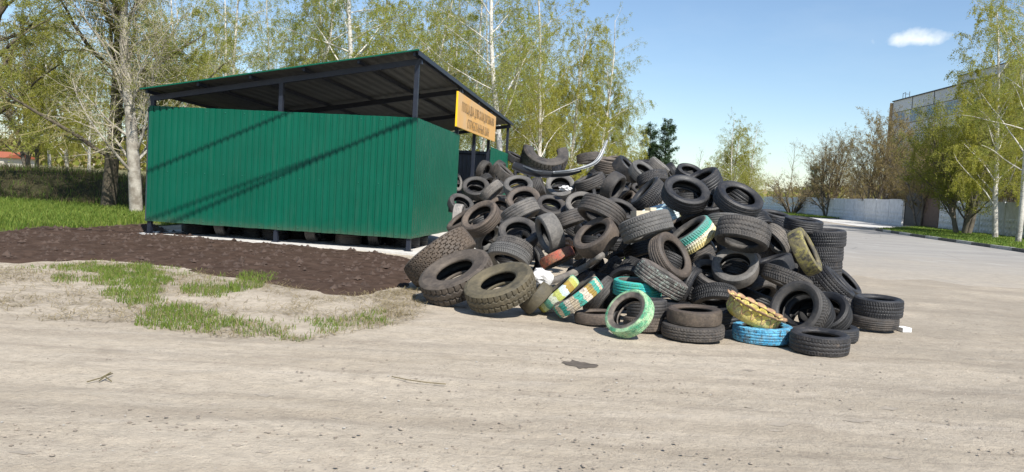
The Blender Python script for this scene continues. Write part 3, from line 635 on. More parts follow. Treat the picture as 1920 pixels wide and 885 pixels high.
def tread_depth(kind, a, s):
    """a angle (rad), s -1..1 across; returns groove depth 0..1"""
    tri = lambda x: 2 * np.abs(2 * (x - np.floor(x + .5))) - 1
    sq = lambda d, w: np.clip(1.6 - np.abs(d) / w, 0, 1)
    if kind == 'rib':
        g = 0
        for c in (-.62, -.22, .22, .62): g = np.maximum(g, sq(s - c, .06))
        n = a * 70 / (2 * np.pi); g = np.maximum(g, .35 * sq((n - np.round(n)), .16) * (np.abs(s) > .68)); return g
    if kind == 'zig':
        w = .07 * tri(a * 44 / (2 * np.pi)); g = 0
        for c in (-.5, 0, .5): g = np.maximum(g, sq(s - c - w, .07))
        n = a * 62 / (2 * np.pi); return np.maximum(g, .6 * sq(n - np.round(n), .16) * (np.abs(s) > .66))
    if kind == 'block':
        n = a * 58 / (2 * np.pi) + .9 * np.abs(s); g = .9 * sq(n - np.round(n), .15)
        for c in (-.42, .0, .42): g = np.maximum(g, sq(s - c, .05))
        return g
    if kind == 'lug':
        n = a * 36 / (2 * np.pi) + .3 * np.sign(s); g = sq(n - np.round(n), .1) * (np.abs(s) > .4)
        w = .1 * tri(a * 36 / (2 * np.pi)); return np.maximum(g, np.maximum(sq(s - .36 - w, .06), sq(s + .36 - w, .06)))
    if kind == 'hex':
        A = a * 30 / (2 * np.pi); B = s * 3.1; best = np.full(a.shape, 9.); sec = best.copy()
        for dj in (-1, 0, 1):
            jj = np.round(B / .866) + dj; off = .5 * (np.mod(jj, 2))
            for di in (-1, 0, 1):
                ii = np.round(A - off) + di + off; d = np.sqrt((A - ii) ** 2 + (B - jj * .866) ** 2)
                sec = np.where(d < best, best, np.minimum(sec, d)); best = np.minimum(best, d)
        return np.clip(1.5 - (sec - best) / .09, 0, 1)
    n = vnoise(a * 14, s * 4, 5); return .5 * (n > .6) + .4 * (np.abs(np.abs(s) - .45) < .05)
def tyre_meshes(wd, kind, truck=False, arc=None):
    w = wd / 2; rb = .255 if truck else .315; na = 288 if kind != 'hex' else 420; nc = 22 if kind != 'hex' else 34; nb = 72
    full = arc is None; a0, a1 = arc or (0, 2 * np.pi)
    # casing profile
    pr = [(rb + .012, .50 * w), (rb, .56 * w), (rb - .002, .72 * w), (rb + .008, .84 * w), (rb + .03, .88 * w), (rb + .036, .925 * w), (rb + .05, .93 * w), (.5 * (rb + .44), 1.0 * w), (.425, 1.0 * w), (.43, 1.015 * w), (.44, 1.012 * w), (.444, .99 * w), (.465, .955 * w), (.484, .885 * w), (.4875, .86 * w)]
    inner = [(.462, .80 * w), (.43, .88 * w), (.5 * (rb + .42), .88 * w), (rb + .035, .74 * w), (rb + .012, .50 * w)]
    def lathe(P, n, closed):
        P = np.array(P); k = len(P); t = np.linspace(a0, a1, n + 1)[:-1] if full else np.linspace(a0, a1, n + 1); m = len(t)
        V = np.stack([P[None, :, 0] * np.cos(t)[:, None], P[None, :, 0] * np.sin(t)[:, None], np.broadcast_to(P[None, :, 1], (m, k))], -1)
        i = np.arange(m if full else m - 1)[:, None]; j = np.arange(k - 1)[None]; i2 = (i + 1) % m
        return V.reshape(-1, 3), np.stack([i * k + j, i2 * k + j, i2 * k + j + 1, i * k + j + 1], -1).reshape(-1, 4)
    V1, F1 = lathe(pr, nb, full); V2, F2 = lathe([(r, -z) for r, z in pr], nb, full)
    prI = inner[::-1] + [(.468, .4 * w), (.47, 0), (.468, -.4 * w)] + [(r, -z) for r, z in inner]
    V3, F3 = lathe(prI, nb, full)
    Vc = np.concatenate([V1, V2, V3]); Fc = np.concatenate([F1, F2[:, ::-1] + len(V1)]); Fi = F3 + len(V1) + len(V2)
    if not full:      # close the cut ends
        prof = np.array(pr + [(.497, .0)] + [(r, -z) for r, z in pr[::-1]])
        caps = []
        for t, fl in ((a0, 0), (a1, 1)):
            o = prof; q = np.array(pr + [(.495, .6 * w), (.5, 0), (.495, -.6 * w)] + [(r, -z) for r, z in pr[::-1]] + [(r, z) for r, z in prI[::-1]])
            Vq = np.stack([q[:, 0] * np.cos(t), q[:, 0] * np.sin(t), q[:, 1]], -1); caps.append((Vq, fl))
        base = len(Vc)
        for Vq, fl in caps:
            # outer strip against inner strip
            no = len(pr) * 2 + 3; ni = len(prI); k = min(no, ni)
            oi = np.linspace(0, no - 1, 20).round().astype(int); ii = (no + ni - 1 - np.linspace(0, ni - 1, 20).round()).astype(int)
            f = np.stack([oi[:-1], oi[1:], ii[1:], ii[:-1]], -1) + len(Vc); Vc = np.concatenate([Vc, Vq]); Fc = np.concatenate([Fc, f if fl else f[:, ::-1]])
    # tread
    if not full: na = int(na * (a1 - a0) / (2 * np.pi))
    t = np.linspace(a0, a1, na + 1); t = t[:-1] if full else t; s = np.linspace(-1, 1, nc); T, S = np.meshgrid(t, s, indexing='ij')
    z = S * .86 * w; r = .5 - .0125 * np.abs(S) ** 2.6; d = tread_depth(kind, T, S / .97); d = d * (np.abs(S) < .985) if kind not in ('lug', 'block') else d * (np.abs(S) < .999)
    r = r - d * TREAD_H[kind] + .0016 * (vnoise(T * 9, S * 3, 3) - .5)
    Vt = np.stack([r * np.cos(T), r * np.sin(T), z], -1).reshape(-1, 3); m = len(t)
    i = np.arange(m if full else m - 1)[:, None]; j = np.arange(nc - 1)[None]; i2 = (i + 1) % m
    Ft = np.stack([i * nc + j, i2 * nc + j, i2 * nc + j + 1, i * nc + j + 1], -1).reshape(-1, 4)
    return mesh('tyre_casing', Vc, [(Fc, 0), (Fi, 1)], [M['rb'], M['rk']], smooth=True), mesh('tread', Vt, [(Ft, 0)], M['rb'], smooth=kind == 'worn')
_tm = {}
def get_tyre(wd, kind, truck):
    wq = min((.22, .27, .31, .36, .42), key=lambda q: abs(q - wd)); key = (wq, kind, truck)
    if key not in _tm: _tm[key] = tyre_meshes(*key)
    return _tm[key], wq
# --- from the table to places in the yard
def nrm0(v): return v / np.linalg.norm(v)
class T_: pass
T = []
for rec in TY:
    c, cx, cy, D, th, k, wd, kind, style, fl, lab = rec; o = T_(); x0, y0, s = CR[c]
    o.px, o.py, o.D, o.th, o.k, o.wd, o.kind, o.style, o.fl, o.lab = x0 + cx / s, y0 + cy / s, D / s, R(th), k, wd, kind, style, fl, lab
    o.truck = 'truck tyre' in lab and kind in ('hex', 'lug')
    if 'f' in fl:
        o.D /= .97; sh = o.wd * o.D / 2 * math.sqrt(1 - k * k); o.px -= sh * math.cos(o.th); o.py -= sh * math.sin(o.th)
    o.real = 1.04 if o.truck else .62
    T.append(o)
# depth of the slope: smooth fit through what the apparent sizes say
A_ = []; b_ = []; w_ = []
def feat(x, y): x = (x - 1200) / 300; y = (y - 440) / 120; return [1, x, y, x * x, x * y, y * y, y ** 3]
for o in T:
    if o.truck: continue
    d = F * o.real / o.D; A_.append(feat(o.px, o.py)); b_.append(1 / d); w_.append(1. if (o.k > .4 or o.D > 70) else .4)
A_ = np.array(A_); b_ = np.array(b_); w_ = np.array(w_)
cf = np.linalg.lstsq(A_ * w_[:, None], b_ * w_, rcond=None)[0]
def slope_depth(x, y): return 1 / float(np.dot(feat(x, y), cf))
for o in T:
    o.r = ray(o.px, o.py); o.r = o.r / o.r[1]      # per metre of depth
    vd = o.r / np.linalg.norm(o.r)
    xr = _rt - vd * (_rt @ vd); xr /= np.linalg.norm(xr); yd = -(_up - vd * (_up @ vd)); yd /= np.linalg.norm(yd)
    o.n = -o.k * vd + math.sqrt(1 - o.k ** 2) * (math.cos(o.th) * xr + math.sin(o.th) * yd)
    xa = xr - o.n * (xr @ o.n); xa /= np.linalg.norm(xa); o.xa = xa
    ds = slope_depth(o.px, o.py); dd = F * o.real / o.D
    d = ds if o.truck is False else dd
    d = .62 * ds + .38 * dd if not o.truck else dd
    real = o.D * d / F; lim = (.98, 1.12) if o.truck else (.54, .72); real = min(max(real, lim[0]), lim[1])
    # half extent in z per unit diameter
    o.ez = .5 * math.sqrt(max(0, 1 - o.n[2] ** 2)) + .5 * o.wd * abs(o.n[2]) - .045 * (1 - abs(o.n[2])) * abs(o.n[2]) * 2
    if 'g' in o.fl: d = H / (-o.r[2] + o.ez * o.D / F)
    o.d = d; o.size = o.D * d / F if 'g' in o.fl else real
ring_t = np.linspace(0, 2 * np.pi, 24, endpoint=False)
def ring(o):
    ya = np.cross(o.n, o.xa); c = EYE + o.r * o.d
    return c + .405 * o.size * (np.cos(ring_t)[:, None] * o.xa + np.sin(ring_t)[:, None] * ya)
BIAS = {'flaking red': -.45, 'painted white and light': -.5}
for o in T:
    for k_, b_ in BIAS.items():
        if k_ in o.lab: o.d += b_
for it in range(70):
    rs = [ring(o) for o in T]; cs = np.array([r_.mean(0) for r_ in rs]); sz = np.array([o.size for o in T]); mv = np.zeros(len(T)); cnt = 0
    for a in range(len(T)):
        for b in range(a + 1, len(T)):
            if np.sum((cs[a] - cs[b]) ** 2) > ((sz[a] + sz[b]) * .56) ** 2: continue
            dm = np.sqrt(((rs[a][:, None] - rs[b][None]) ** 2).sum(-1).min()); need = .5 * (.8 * T[a].wd * sz[a] + .8 * T[b].wd * sz[b]) * .92
            if dm < need:
                cnt += 1; p = min(.03, (need - dm) * .5); f, g = (a, b) if T[a].d + .0 * T[a].py < T[b].d else (b, a)
                mv[f] -= p; mv[g] += p
    for i_, o in enumerate(T): o.d += float(np.clip(mv[i_], -.04, .04)) * (.12 if 'g' in o.fl else 1)
    for o in T:
        lowest = (EYE + o.r * o.d)[2] - o.ez * o.size
        if lowest < -.012 and 'g' not in o.fl: o.d -= .03
print('overlaps left', cnt, 'depth', min(o.d for o in T), max(o.d for o in T))
def place_tyre(c, n, xa, size, wd, kind, style, label, truck=False, group='old tyres in the heap'):
    (mc, mt), wq = get_tyre(wd, kind, truck)
    ya = np.cross(n, xa); t = ob('truck_tyre' if truck else 'car_tyre', mc)
    q = random.uniform(0, 6.28); ca, sa = math.cos(q), math.sin(q)
    if style.startswith('p_'): ca, sa = 1, 0
    x2 = ca * xa + sa * ya; y2 = -sa * xa + ca * ya
    sq1, sq2 = (random.uniform(.93, 1.0), random.uniform(.985, 1.01)) if not truck else (.98, 1)
    x2 = x2 * sq1; y2 = y2 * sq2; n = n * random.uniform(.92, 1.08)
    t.matrix_world = Matrix(((x2[0] * size, y2[0] * size, n[0] * size, c[0]), (x2[1] * size, y2[1] * size, n[1] * size, c[1]), (x2[2] * size, y2[2] * size, n[2] * size, c[2]), (0, 0, 0, 1)))
    tag(t, label, 'tyre', group); tr = ob('tread', mt, t)
    for o_ in (t, tr):
        o_.material_slots[0].link = 'OBJECT'; o_.material_slots[0].material = M[style]
    return t
def byl(s): return [o for o in T if s in o.lab][0]
ts_ = [byl(s) for s in ('top tyre of the tall', 'second tyre from the top', 'third tyre from the top', 'hidden lower tyre of')]; dm_ = float(np.median([o.d for o in ts_]))
for o in ts_: o.d = dm_
for o in T: o.c = EYE + o.r * o.d
for k_, o in enumerate(ts_): o.c[2] = ts_[0].c[2] - .224 * k_; o.size = .635; o.wd = .36
for a_, b_ in (('on top of the front two-tyre', 'bottom of the front two-tyre'), ('upper black tyre of the two', 'lower grey tyre of the two'), ('upper dark ribbed tyre right behind the green', 'lower brown tyre right behind the green')):
    a_, b_ = byl(a_), byl(b_); a_.d = b_.d + .03; a_.c = EYE + a_.r * a_.d; a_.size = a_.D * a_.d / F; a_.c[2] = b_.c[2] + .47 * (a_.wd * a_.size + b_.wd * b_.size)
for o in T:
    place_tyre(o.c, o.n, o.xa, o.size, o.wd, o.kind, o.style, o.lab, o.truck)
# tyres deeper in the heap that show only through the gaps
OUT = np.array([(858, 350), (940, 318), (990, 322), (1100, 318), (1180, 316), (1300, 340), (1340, 372), (1420, 420), (1500, 440), (1530, 470), (1560, 560), (1500, 600), (1300, 600), (1200, 590), (1080, 560), (960, 540), (850, 480), (868, 400)])
FP = []
def try_fill(n, off, size_rng, lab):
    made = 0; tries = 0
    while made < n and tries < 4000:
        tries += 1; x = random.uniform(850, 1560); y = random.uniform(318, 610)
        if not inpoly(np.array(x), np.array(y), OUT): continue
        loc = [o.d for o in T if (o.px - x) ** 2 + (o.py - y) ** 2 < 60 ** 2]
        if len(loc) < 3: continue
        d = max(np.percentile(loc, 70), slope_depth(x, y)) + off; r_ = ray(x, y); r_ = r_ / r_[1]; c = EYE + r_ * d
        if c[2] < .12: c[2] = .12 + random.random() * .1
        if any(np.linalg.norm(c - q) < .36 for q in FP): continue
        if any(np.linalg.norm(c - o.c) < .30 for o in T): continue
        FP.append(c); nn = np.array([random.gauss(0, .5), random.gauss(0, .5), 1.]); nn /= np.linalg.norm(nn)
        if random.random() < .3: nn = np.array([random.gauss(0, 1), random.gauss(0, 1), .4]); nn /= np.linalg.norm(nn)
        xa = np.cross(nn, [0, 1, .1]); xa /= np.linalg.norm(xa); s_ = random.uniform(*size_rng)
        c[2] = max(c[2], .5 * s_ * math.sqrt(1 - nn[2] ** 2) + .12 * abs(nn[2]))
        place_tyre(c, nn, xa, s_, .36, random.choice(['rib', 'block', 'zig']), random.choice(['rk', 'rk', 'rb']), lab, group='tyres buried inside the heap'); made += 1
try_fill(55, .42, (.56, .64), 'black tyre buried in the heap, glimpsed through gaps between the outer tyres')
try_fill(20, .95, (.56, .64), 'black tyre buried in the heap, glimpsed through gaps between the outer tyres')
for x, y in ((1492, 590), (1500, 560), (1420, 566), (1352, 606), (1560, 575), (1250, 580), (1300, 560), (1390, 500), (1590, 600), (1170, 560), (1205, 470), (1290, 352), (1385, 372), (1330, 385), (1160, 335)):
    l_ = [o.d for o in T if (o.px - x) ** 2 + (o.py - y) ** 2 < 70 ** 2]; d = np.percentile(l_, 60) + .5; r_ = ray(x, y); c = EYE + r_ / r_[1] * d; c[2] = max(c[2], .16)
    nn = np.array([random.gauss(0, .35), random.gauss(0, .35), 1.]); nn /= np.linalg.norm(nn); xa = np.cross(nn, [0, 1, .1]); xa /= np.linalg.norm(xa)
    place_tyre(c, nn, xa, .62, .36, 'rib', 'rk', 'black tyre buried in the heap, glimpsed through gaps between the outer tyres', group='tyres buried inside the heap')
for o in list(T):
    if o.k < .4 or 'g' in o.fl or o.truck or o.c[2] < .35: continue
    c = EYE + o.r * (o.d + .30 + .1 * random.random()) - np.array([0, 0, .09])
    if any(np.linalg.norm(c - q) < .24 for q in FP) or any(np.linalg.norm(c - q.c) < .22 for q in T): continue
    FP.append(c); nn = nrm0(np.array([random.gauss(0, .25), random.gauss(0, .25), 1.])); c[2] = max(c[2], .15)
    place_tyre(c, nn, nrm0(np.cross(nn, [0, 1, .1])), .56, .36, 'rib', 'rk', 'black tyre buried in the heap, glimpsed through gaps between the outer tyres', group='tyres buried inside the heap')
bg_ = [o for o in T if 'facing the camera with wide black hole' in o.lab][0]
for k_, dx in ((.26, .0), (.5, .1)):
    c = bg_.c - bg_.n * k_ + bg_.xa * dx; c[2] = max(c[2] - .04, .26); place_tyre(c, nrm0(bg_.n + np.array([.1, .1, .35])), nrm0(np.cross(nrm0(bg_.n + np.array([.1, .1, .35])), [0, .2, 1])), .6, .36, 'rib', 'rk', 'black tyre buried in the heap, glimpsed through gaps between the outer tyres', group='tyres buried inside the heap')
# lower tyres of the tall stack
tt = [o for o in T if 'hidden lower tyre of the tall neat stack' in o.lab][0]
z = tt.c[2] - .215
while z > .1:
    place_tyre(np.array([tt.c[0] + random.uniform(-.02, .02), tt.c[1], z]), np.array([0, 0, 1.]), np.array([1., 0, 0]), .64, .36, 'block', 'rb', 'black tyre near the foot of the tall neat stack, behind leaning tyres', group='lower tyres of the tall stack'); z -= .22
# tyres stored under the shelter, seen through the gap below the green wall
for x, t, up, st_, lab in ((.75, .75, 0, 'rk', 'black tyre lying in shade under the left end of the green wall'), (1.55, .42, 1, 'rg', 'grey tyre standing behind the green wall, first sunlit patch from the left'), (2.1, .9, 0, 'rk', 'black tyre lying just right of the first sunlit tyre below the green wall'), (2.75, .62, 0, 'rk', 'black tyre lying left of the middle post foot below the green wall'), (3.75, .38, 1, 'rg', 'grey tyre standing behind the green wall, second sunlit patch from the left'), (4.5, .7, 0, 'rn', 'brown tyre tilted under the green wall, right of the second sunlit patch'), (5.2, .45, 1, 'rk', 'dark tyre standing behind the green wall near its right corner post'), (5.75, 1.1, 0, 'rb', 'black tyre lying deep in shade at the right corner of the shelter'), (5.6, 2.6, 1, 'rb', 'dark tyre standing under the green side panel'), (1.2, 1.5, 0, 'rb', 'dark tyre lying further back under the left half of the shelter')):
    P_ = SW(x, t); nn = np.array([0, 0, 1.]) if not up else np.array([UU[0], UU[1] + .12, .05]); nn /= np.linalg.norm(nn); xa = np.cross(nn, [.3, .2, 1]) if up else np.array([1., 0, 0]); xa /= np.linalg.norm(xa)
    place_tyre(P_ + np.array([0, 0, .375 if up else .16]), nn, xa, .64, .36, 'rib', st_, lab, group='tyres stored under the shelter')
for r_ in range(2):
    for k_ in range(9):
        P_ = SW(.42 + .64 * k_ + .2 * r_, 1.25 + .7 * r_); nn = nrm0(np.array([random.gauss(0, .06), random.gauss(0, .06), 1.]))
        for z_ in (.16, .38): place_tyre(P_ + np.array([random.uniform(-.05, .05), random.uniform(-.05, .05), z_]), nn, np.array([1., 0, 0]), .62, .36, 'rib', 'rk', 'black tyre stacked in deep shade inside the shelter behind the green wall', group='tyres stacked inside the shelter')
# cut half tyre on the summit
def frame(px, py, d, th, k):
    r_ = ray(px, py); r_ = r_ / r_[1]; vd = r_ / np.linalg.norm(r_); xr = _rt - vd * (_rt @ vd); xr /= np.linalg.norm(xr); yd = -(_up - vd * (_up @ vd)); yd /= np.linalg.norm(yd)
    n = -k * vd + math.sqrt(1 - k * k) * (math.cos(R(th)) * xr + math.sin(R(th)) * yd); xa = xr - n * (xr @ n); xa /= np.linalg.norm(xa); return EYE + r_ * d, n, xa, np.cross(n, xa)
def mset(o, c, xa, ya, n, s): o.matrix_world = Matrix(((xa[0] * s, ya[0] * s, n[0] * s, c[0]), (xa[1] * s, ya[1] * s, n[1] * s, c[1]), (xa[2] * s, ya[2] * s, n[2] * s, c[2]), (0, 0, 0, 1)))
dsum = np.median([o.d for o in T if 960 < o.px < 1090 and o.py < 350]) - .1
hc, ht = tyre_meshes(.40, 'lug', True, (R(172), R(385)))
c, n, xa, ya = frame(1021, 294, dsum, -75, .6); ho = ob('half_tyre', hc); mset(ho, c, xa, ya, n, 88 * dsum / F); hr = ob('tread', ht, ho)
for o_ in (ho, hr): o_.material_slots[0].link = 'OBJECT'; o_.material_slots[0].material = M['rg']
tag(ho, 'cut half of a tractor tyre, open to the sky, behind the bumper strip', 'tyre', 'old tyres in the heap')
# ------------------------------------------------------------------ loose things on the heap
def near_d(px, py, rad=45, q=20):
    l = [o.d for o in T if (o.px - px) ** 2 + (o.py - py) ** 2 < rad * rad]
    return float(np.percentile(l, q)) if l else slope_depth(px, py)
def pd(px, py, d): r_ = ray(px, py); return EYE + r_ / r_[1] * d
def ribbon(pts, wid, thick, up=None, bend=.0, nsec=10):
    """curved strip through 3D points, section arched across its width"""
    P = np.array(pts, float); k = len(P); s = np.linspace(0, k - 1, (k - 1) * 5 + 1)
    def cr(a):
        i = np.clip(np.floor(s).astype(int), 0, k - 2); f = (s - i)[:, None]; a = a.reshape(k, -1)
        p0 = a[np.maximum(i - 1, 0)]; p1 = a[i]; p2 = a[i + 1]; p3 = a[np.minimum(i + 2, k - 1)]
        return .5 * ((2 * p1) + (-p0 + p2) * f + (2 * p0 - 5 * p1 + 4 * p2 - p3) * f ** 2 + (-p0 + 3 * p1 - 3 * p2 + p3) * f ** 3)
    Q = cr(P); w = cr(np.array(wid, float))[:, 0]; Tn = np.gradient(Q, axis=0); Tn /= np.linalg.norm(Tn, axis=1, keepdims=True)
    vd = Q - EYE; vd /= np.linalg.norm(vd, axis=1, keepdims=True); sd = np.cross(Tn, vd); sd /= np.linalg.norm(sd, axis=1, keepdims=True); nn = np.cross(sd, Tn)
    nn *= np.sign((nn * -vd).sum(1))[:, None]
    c = np.linspace(-1, 1, 7); V = []
    for off in (0, -thick):
        V.append(Q[:, None] + sd[:, None] * c[None, :, None] * w[:, None, None] / 2 + nn[:, None] * (off + bend * w[:, None, None] * (1 - c ** 2)[None, :, None]))
    m = len(Q); V = np.concatenate([v.reshape(-1, 3) for v in V]); i = np.arange(m - 1)[:, None] * 7; j = np.arange(6)[None]
    f = np.stack([i + j, i + 7 + j, i + 8 + j, i + 1 + j], -1).reshape(-1, 4); b = m * 7; e = []
    for i_ in range(m - 1): e += [(i_ * 7, i_ * 7 + 7, b + i_ * 7 + 7, b + i_ * 7), (i_ * 7 + 6, b + i_ * 7 + 6, b + i_ * 7 + 13, i_ * 7 + 13)]
    for q in range(6): e += [(q, b + q, b + q + 1, q + 1), ((m - 1) * 7 + q, (m - 1) * 7 + q + 1, b + (m - 1) * 7 + q + 1, b + (m - 1) * 7 + q)]
    return V, [(f, 0), (f[:, ::-1] + b, 0), (np.array(e), 0)]
def strip(name, px, wid_px, d, thick, mat, parent=None, bend=.0):
    dd = np.broadcast_to(np.array(d, float), (len(px),)); P = [pd(x, y, q) for (x, y), q in zip(px, dd)]; V, Fs = ribbon(P, np.array(wid_px) * dd / F, thick, bend=bend)
    return ob(name, mesh(name, V, Fs, mat, smooth=True), parent)
def blob(name, c, size, mat, seed=0, rough=.5, rotz=0., n=14, flat=True):
    u = np.linspace(0, 2 * np.pi, n + 1)[:-1]; v = np.linspace(.02, np.pi - .02, n // 2 + 2); Uu, Vv = np.meshgrid(u, v, indexing='ij')
    r0 = np.random.default_rng(seed); rr = 1 + rough * (r0.random(Uu.shape) - .5)
    X = rr * np.cos(Uu) * np.sin(Vv) * size[0] / 2; Y = rr * np.sin(Uu) * np.sin(Vv) * size[1] / 2; Z = rr * np.cos(Vv) * size[2] / 2
    m = len(v); i = np.arange(n)[:, None]; j = np.arange(m - 1)[None]; i2 = (i + 1) % n
    f = np.stack([i * m + j, i * m + j + 1, i2 * m + j + 1, i2 * m + j], -1).reshape(-1, 4)
    Vx = np.stack([X, Y, Z], -1).reshape(-1, 3); o = ob(name, mesh(name, Vx, [(f, 0)], mat, smooth=not flat), loc=tuple(c)); o.rotation_euler = (0, 0, rotz); return o
db = min(dsum - .45, min(o.d - .42 * o.size for o in T if 985 < o.px < 1125 and 270 < o.py < 356))
BUM = empty('car_bumper', tuple(pd(1050, 322, db))); tag(BUM, 'torn-off car bumper with silver trim curling up at its right end on the summit', 'bumper')
inv = Matrix.Translation(-Vector(BUM.location))
bp = [(972, 309), (990, 314), (1004, 320), (1037, 323), (1060, 321), (1083, 317), (1110, 308), (1123, 297), (1131, 281), (1139, 262)]
bd = db + np.array([.25, .12, .05, 0, -.02, 0, .05, .1, .18, .3])
o = strip('silver_trim', bp[3:], [4.5, 5, 5.5, 6.5, 7.5, 6.5, 4], bd[3:] - .01, .012, M['silver'], BUM, .25); o.data.transform(inv)
o = strip('silver_trim', [(977, 310), (990, 315), (1004, 320), (1018, 321.5)], [4, 3.2, 2.4, 1.6], bd[:4] - .03, .012, M['silver'], BUM, .25); o.data.transform(inv)
o = strip('bumper_skin', [(962, 309), (985, 318), (1006, 324), (1037, 326), (1066, 325), (1090, 320)], [16, 18, 16, 13, 10, 5], db + np.array([.3, .16, .08, .05, .06, .1]), .02, M['plastic'], BUM, .15); o.data.transform(inv)
# bent grey liner, bag and scraps
def loose(o, lab, cat): return tag(o, lab, cat)
dl = np.array([near_d(1020, 530) - .1, near_d(1070, 512) - .55, near_d(1105, 495) - .65, near_d(1130, 475) - .8, near_d(1165, 455) - .75, near_d(1188, 432) - .4])
loose(strip('wheel_arch_liner', [(1022, 531), (1062, 518), (1100, 498), (1130, 478), (1162, 456), (1190, 430)], [13, 15, 12, 11, 14, 10], dl, .008, M['liner'], None, .3), 'long bent grey plastic liner slanting across the front of the heap', 'liner')
loose(blob('plastic_bag', pd(1014, 521, near_d(1014, 525) - .05), (.28, .2, .2), M['bag'], 3, .7), 'crumpled white plastic bag beside the mossy truck tyre', 'bag')
loose(strip('metal_scrap', [(1182, 456), (1192, 450), (1205, 446), (1217, 444)], [5, 7, 7, 4], near_d(1200, 450) - .2, .006, M['silver'], None, .3), 'silver metal scrap above the pink painted tyre end', 'scrap')
loose(strip('metal_trim', [(1326, 444), (1334, 454), (1340, 465), (1344, 470)], [3, 4, 5, 3], near_d(1335, 458) + .1, .006, M['silver'], None, .3), 'thin silver trim standing in the gap right of the striped tyre', 'trim')
loose(blob('rag', pd(1064, 457, near_d(1064, 460) - .03), (.20, .16, .16), M['rag'], 5, .7), 'crumpled orange rag left of the brown-grey oval-holed tyre', 'rag')
loose(blob('rag', pd(1059, 353, near_d(1059, 353) - .1), (.24, .12, .09), M['bag'], 8, .7, .3), 'white rag hanging on the rim of a round grey tyre', 'rag')
mb = MB(); fr = np.stack([_rt, np.cross(_up, _rt), _up], 1); fr = np.array(Matrix.Rotation(.25, 3, 'Z')) @ fr
mb.box((0, 0, 0), (.30, .22, .12), fr); mb.box((.10, .0, .085), (.09, .2, .05), fr); o = mb.build('foam_block', M['foam']); o.location = tuple(pd(1206, 403, near_d(1206, 403) - .45)); loose(o, 'cream foam block at the left end of the white painted tyre', 'foam block')
mb = MB(); tr2 = [o for o in T if 'mossy' in o.lab][0]
for k_ in range(3): mb.beam((-.22 + .02 * k_, .03 * k_, .055 * k_ - .02), (.20, .04 * k_ + .02, .055 * k_), .14, .045, up=(0, -.3, 1))
o = mb.build('wood_block', M['wood']); o.location = tuple(pd(934, 516, tr2.d + .12)); loose(o, 'stack of broken boards inside the mossy truck tyre', 'wood')
loose(blob('paper_scrap', pd(926, 540, tr2.d + .08), (.26, .12, .05), M['bag'], 12, .9), 'crumpled white paper inside the mossy truck tyre', 'paper')
for (x, y, sx_, lab) in ((1029, 583, .16, 'pale wood chip lying under the thin painted tyre'), (1064, 590, .13, 'yellowish chip lying under the painted-squares tyre')):
    p = on_ground(x, y, .012); loose(blob('wood_chip', p, (sx_, .07, .03), M['foam'], int(x), .6), lab, 'wood chip')
mb = MB(); p = on_ground(1693, 621, 0); mb.box((0, 0, .026), (.13, .15, .052)); mb.box((.0, .004, .0535), (.135, .14, .003)); o = mb.build('paper_carton', simple('white_carton', (.78, .77, .75), .6)); o.location = (p[0], p[1], .0); o.rotation_euler = (0, 0, .25); loose(o, 'small white carton on the dirt right of the two far right tyres', 'carton')
# yellow crown planter cut from a tyre
c, n, xa, ya = frame(1411, 588, [o for o in T if o.style == 'p_blue'][0].d + .06, -63, .13)
CRW = empty('tyre_planter'); s_ = 106 * ([o for o in T if o.style == 'p_blue'][0].d) / F; mset(CRW, c - n * .09, xa, ya, n, s_)
tag(CRW, 'yellow tyre cut into a scalloped crown planter resting on the blue tyre', 'planter')
na = 200; t = np.arange(na) * 2 * np.pi / na; ph = np.abs(np.cos(t * 8)) ; V = []; prof = [(.30, -.02), (.38, -.015), (.44, .02), (.475, .08), (.48, .14), (.478, .2), (.485, .26), (.5, .3)]
for off in (0, -.03):
    for (r_, z_) in prof: 
        zz = z_ if z_ < .15 else .15 + (z_ - .15) * (.35 + .65 * ph); rr = r_ + off + (0 if z_ < .05 else .012 * (ph - .5))
        V.append(np.stack([rr * np.cos(t), rr * np.sin(t), zz + 0 * t], -1))
V = np.concatenate(V); K = len(prof); Fq = []
i = np.arange(K - 1)[:, None] * na; j = np.arange(na)[None]; j2 = (j + 1) % na
f = np.stack([i + j, i + j2, i + na + j2, i + na + j], -1).reshape(-1, 4); b = K * na
e = np.stack([(K - 1) * na + j[0], (K - 1) * na + j2[0], b + (K - 1) * na + j2[0], b + (K - 1) * na + j[0]], -1)
ob('crown_wall', mesh('crown_wall', V, [(f, 0), (f[:, ::-1] + b, 0), (e, 0)], M['crown_y'], smooth=True), CRW)
# arched ridges under each petal
mb = MB()
for q in range(16):
    a0 = (q + .5) * 2 * np.pi / 16; pts = []
    for w in np.linspace(-1, 1, 9):
        aa = a0 + w * .17; pts.append((.487 * math.cos(aa), .487 * math.sin(aa), .10 + .125 * (1 - w * w) ** .6))
    mb.tube(pts, .009, 5)
mb.build('scallop_ridge', M['crown_p'], CRW)
t = np.arange(na) * 2 * np.pi / na; ph = np.abs(np.sin(t * 8)) ** .6; V = []
for (r_, z_) in ((.46, .275), (.50, .285), (.53 , .292), (.50, .262), (.46, .255)):
    rr = r_ + (.055 * ph if r_ > .49 else 0); V.append(np.stack([rr * np.cos(t), rr * np.sin(t), z_ + .03 * ph * (r_ > .49) * (1 if z_ > .27 else .8)], -1))
V = np.concatenate(V); i = np.arange(4)[:, None] * na; f = np.stack([i + j, i + j2, i + na + j2, i + na + j], -1).reshape(-1, 4); l_ = np.stack([4 * na + j[0], 4 * na + j2[0], j2[0], j[0]], -1)
ob('petal_rim', mesh('petal_rim', V, [(np.concatenate([f, l_]), 0)], M['crown_p'], smooth=True), CRW)

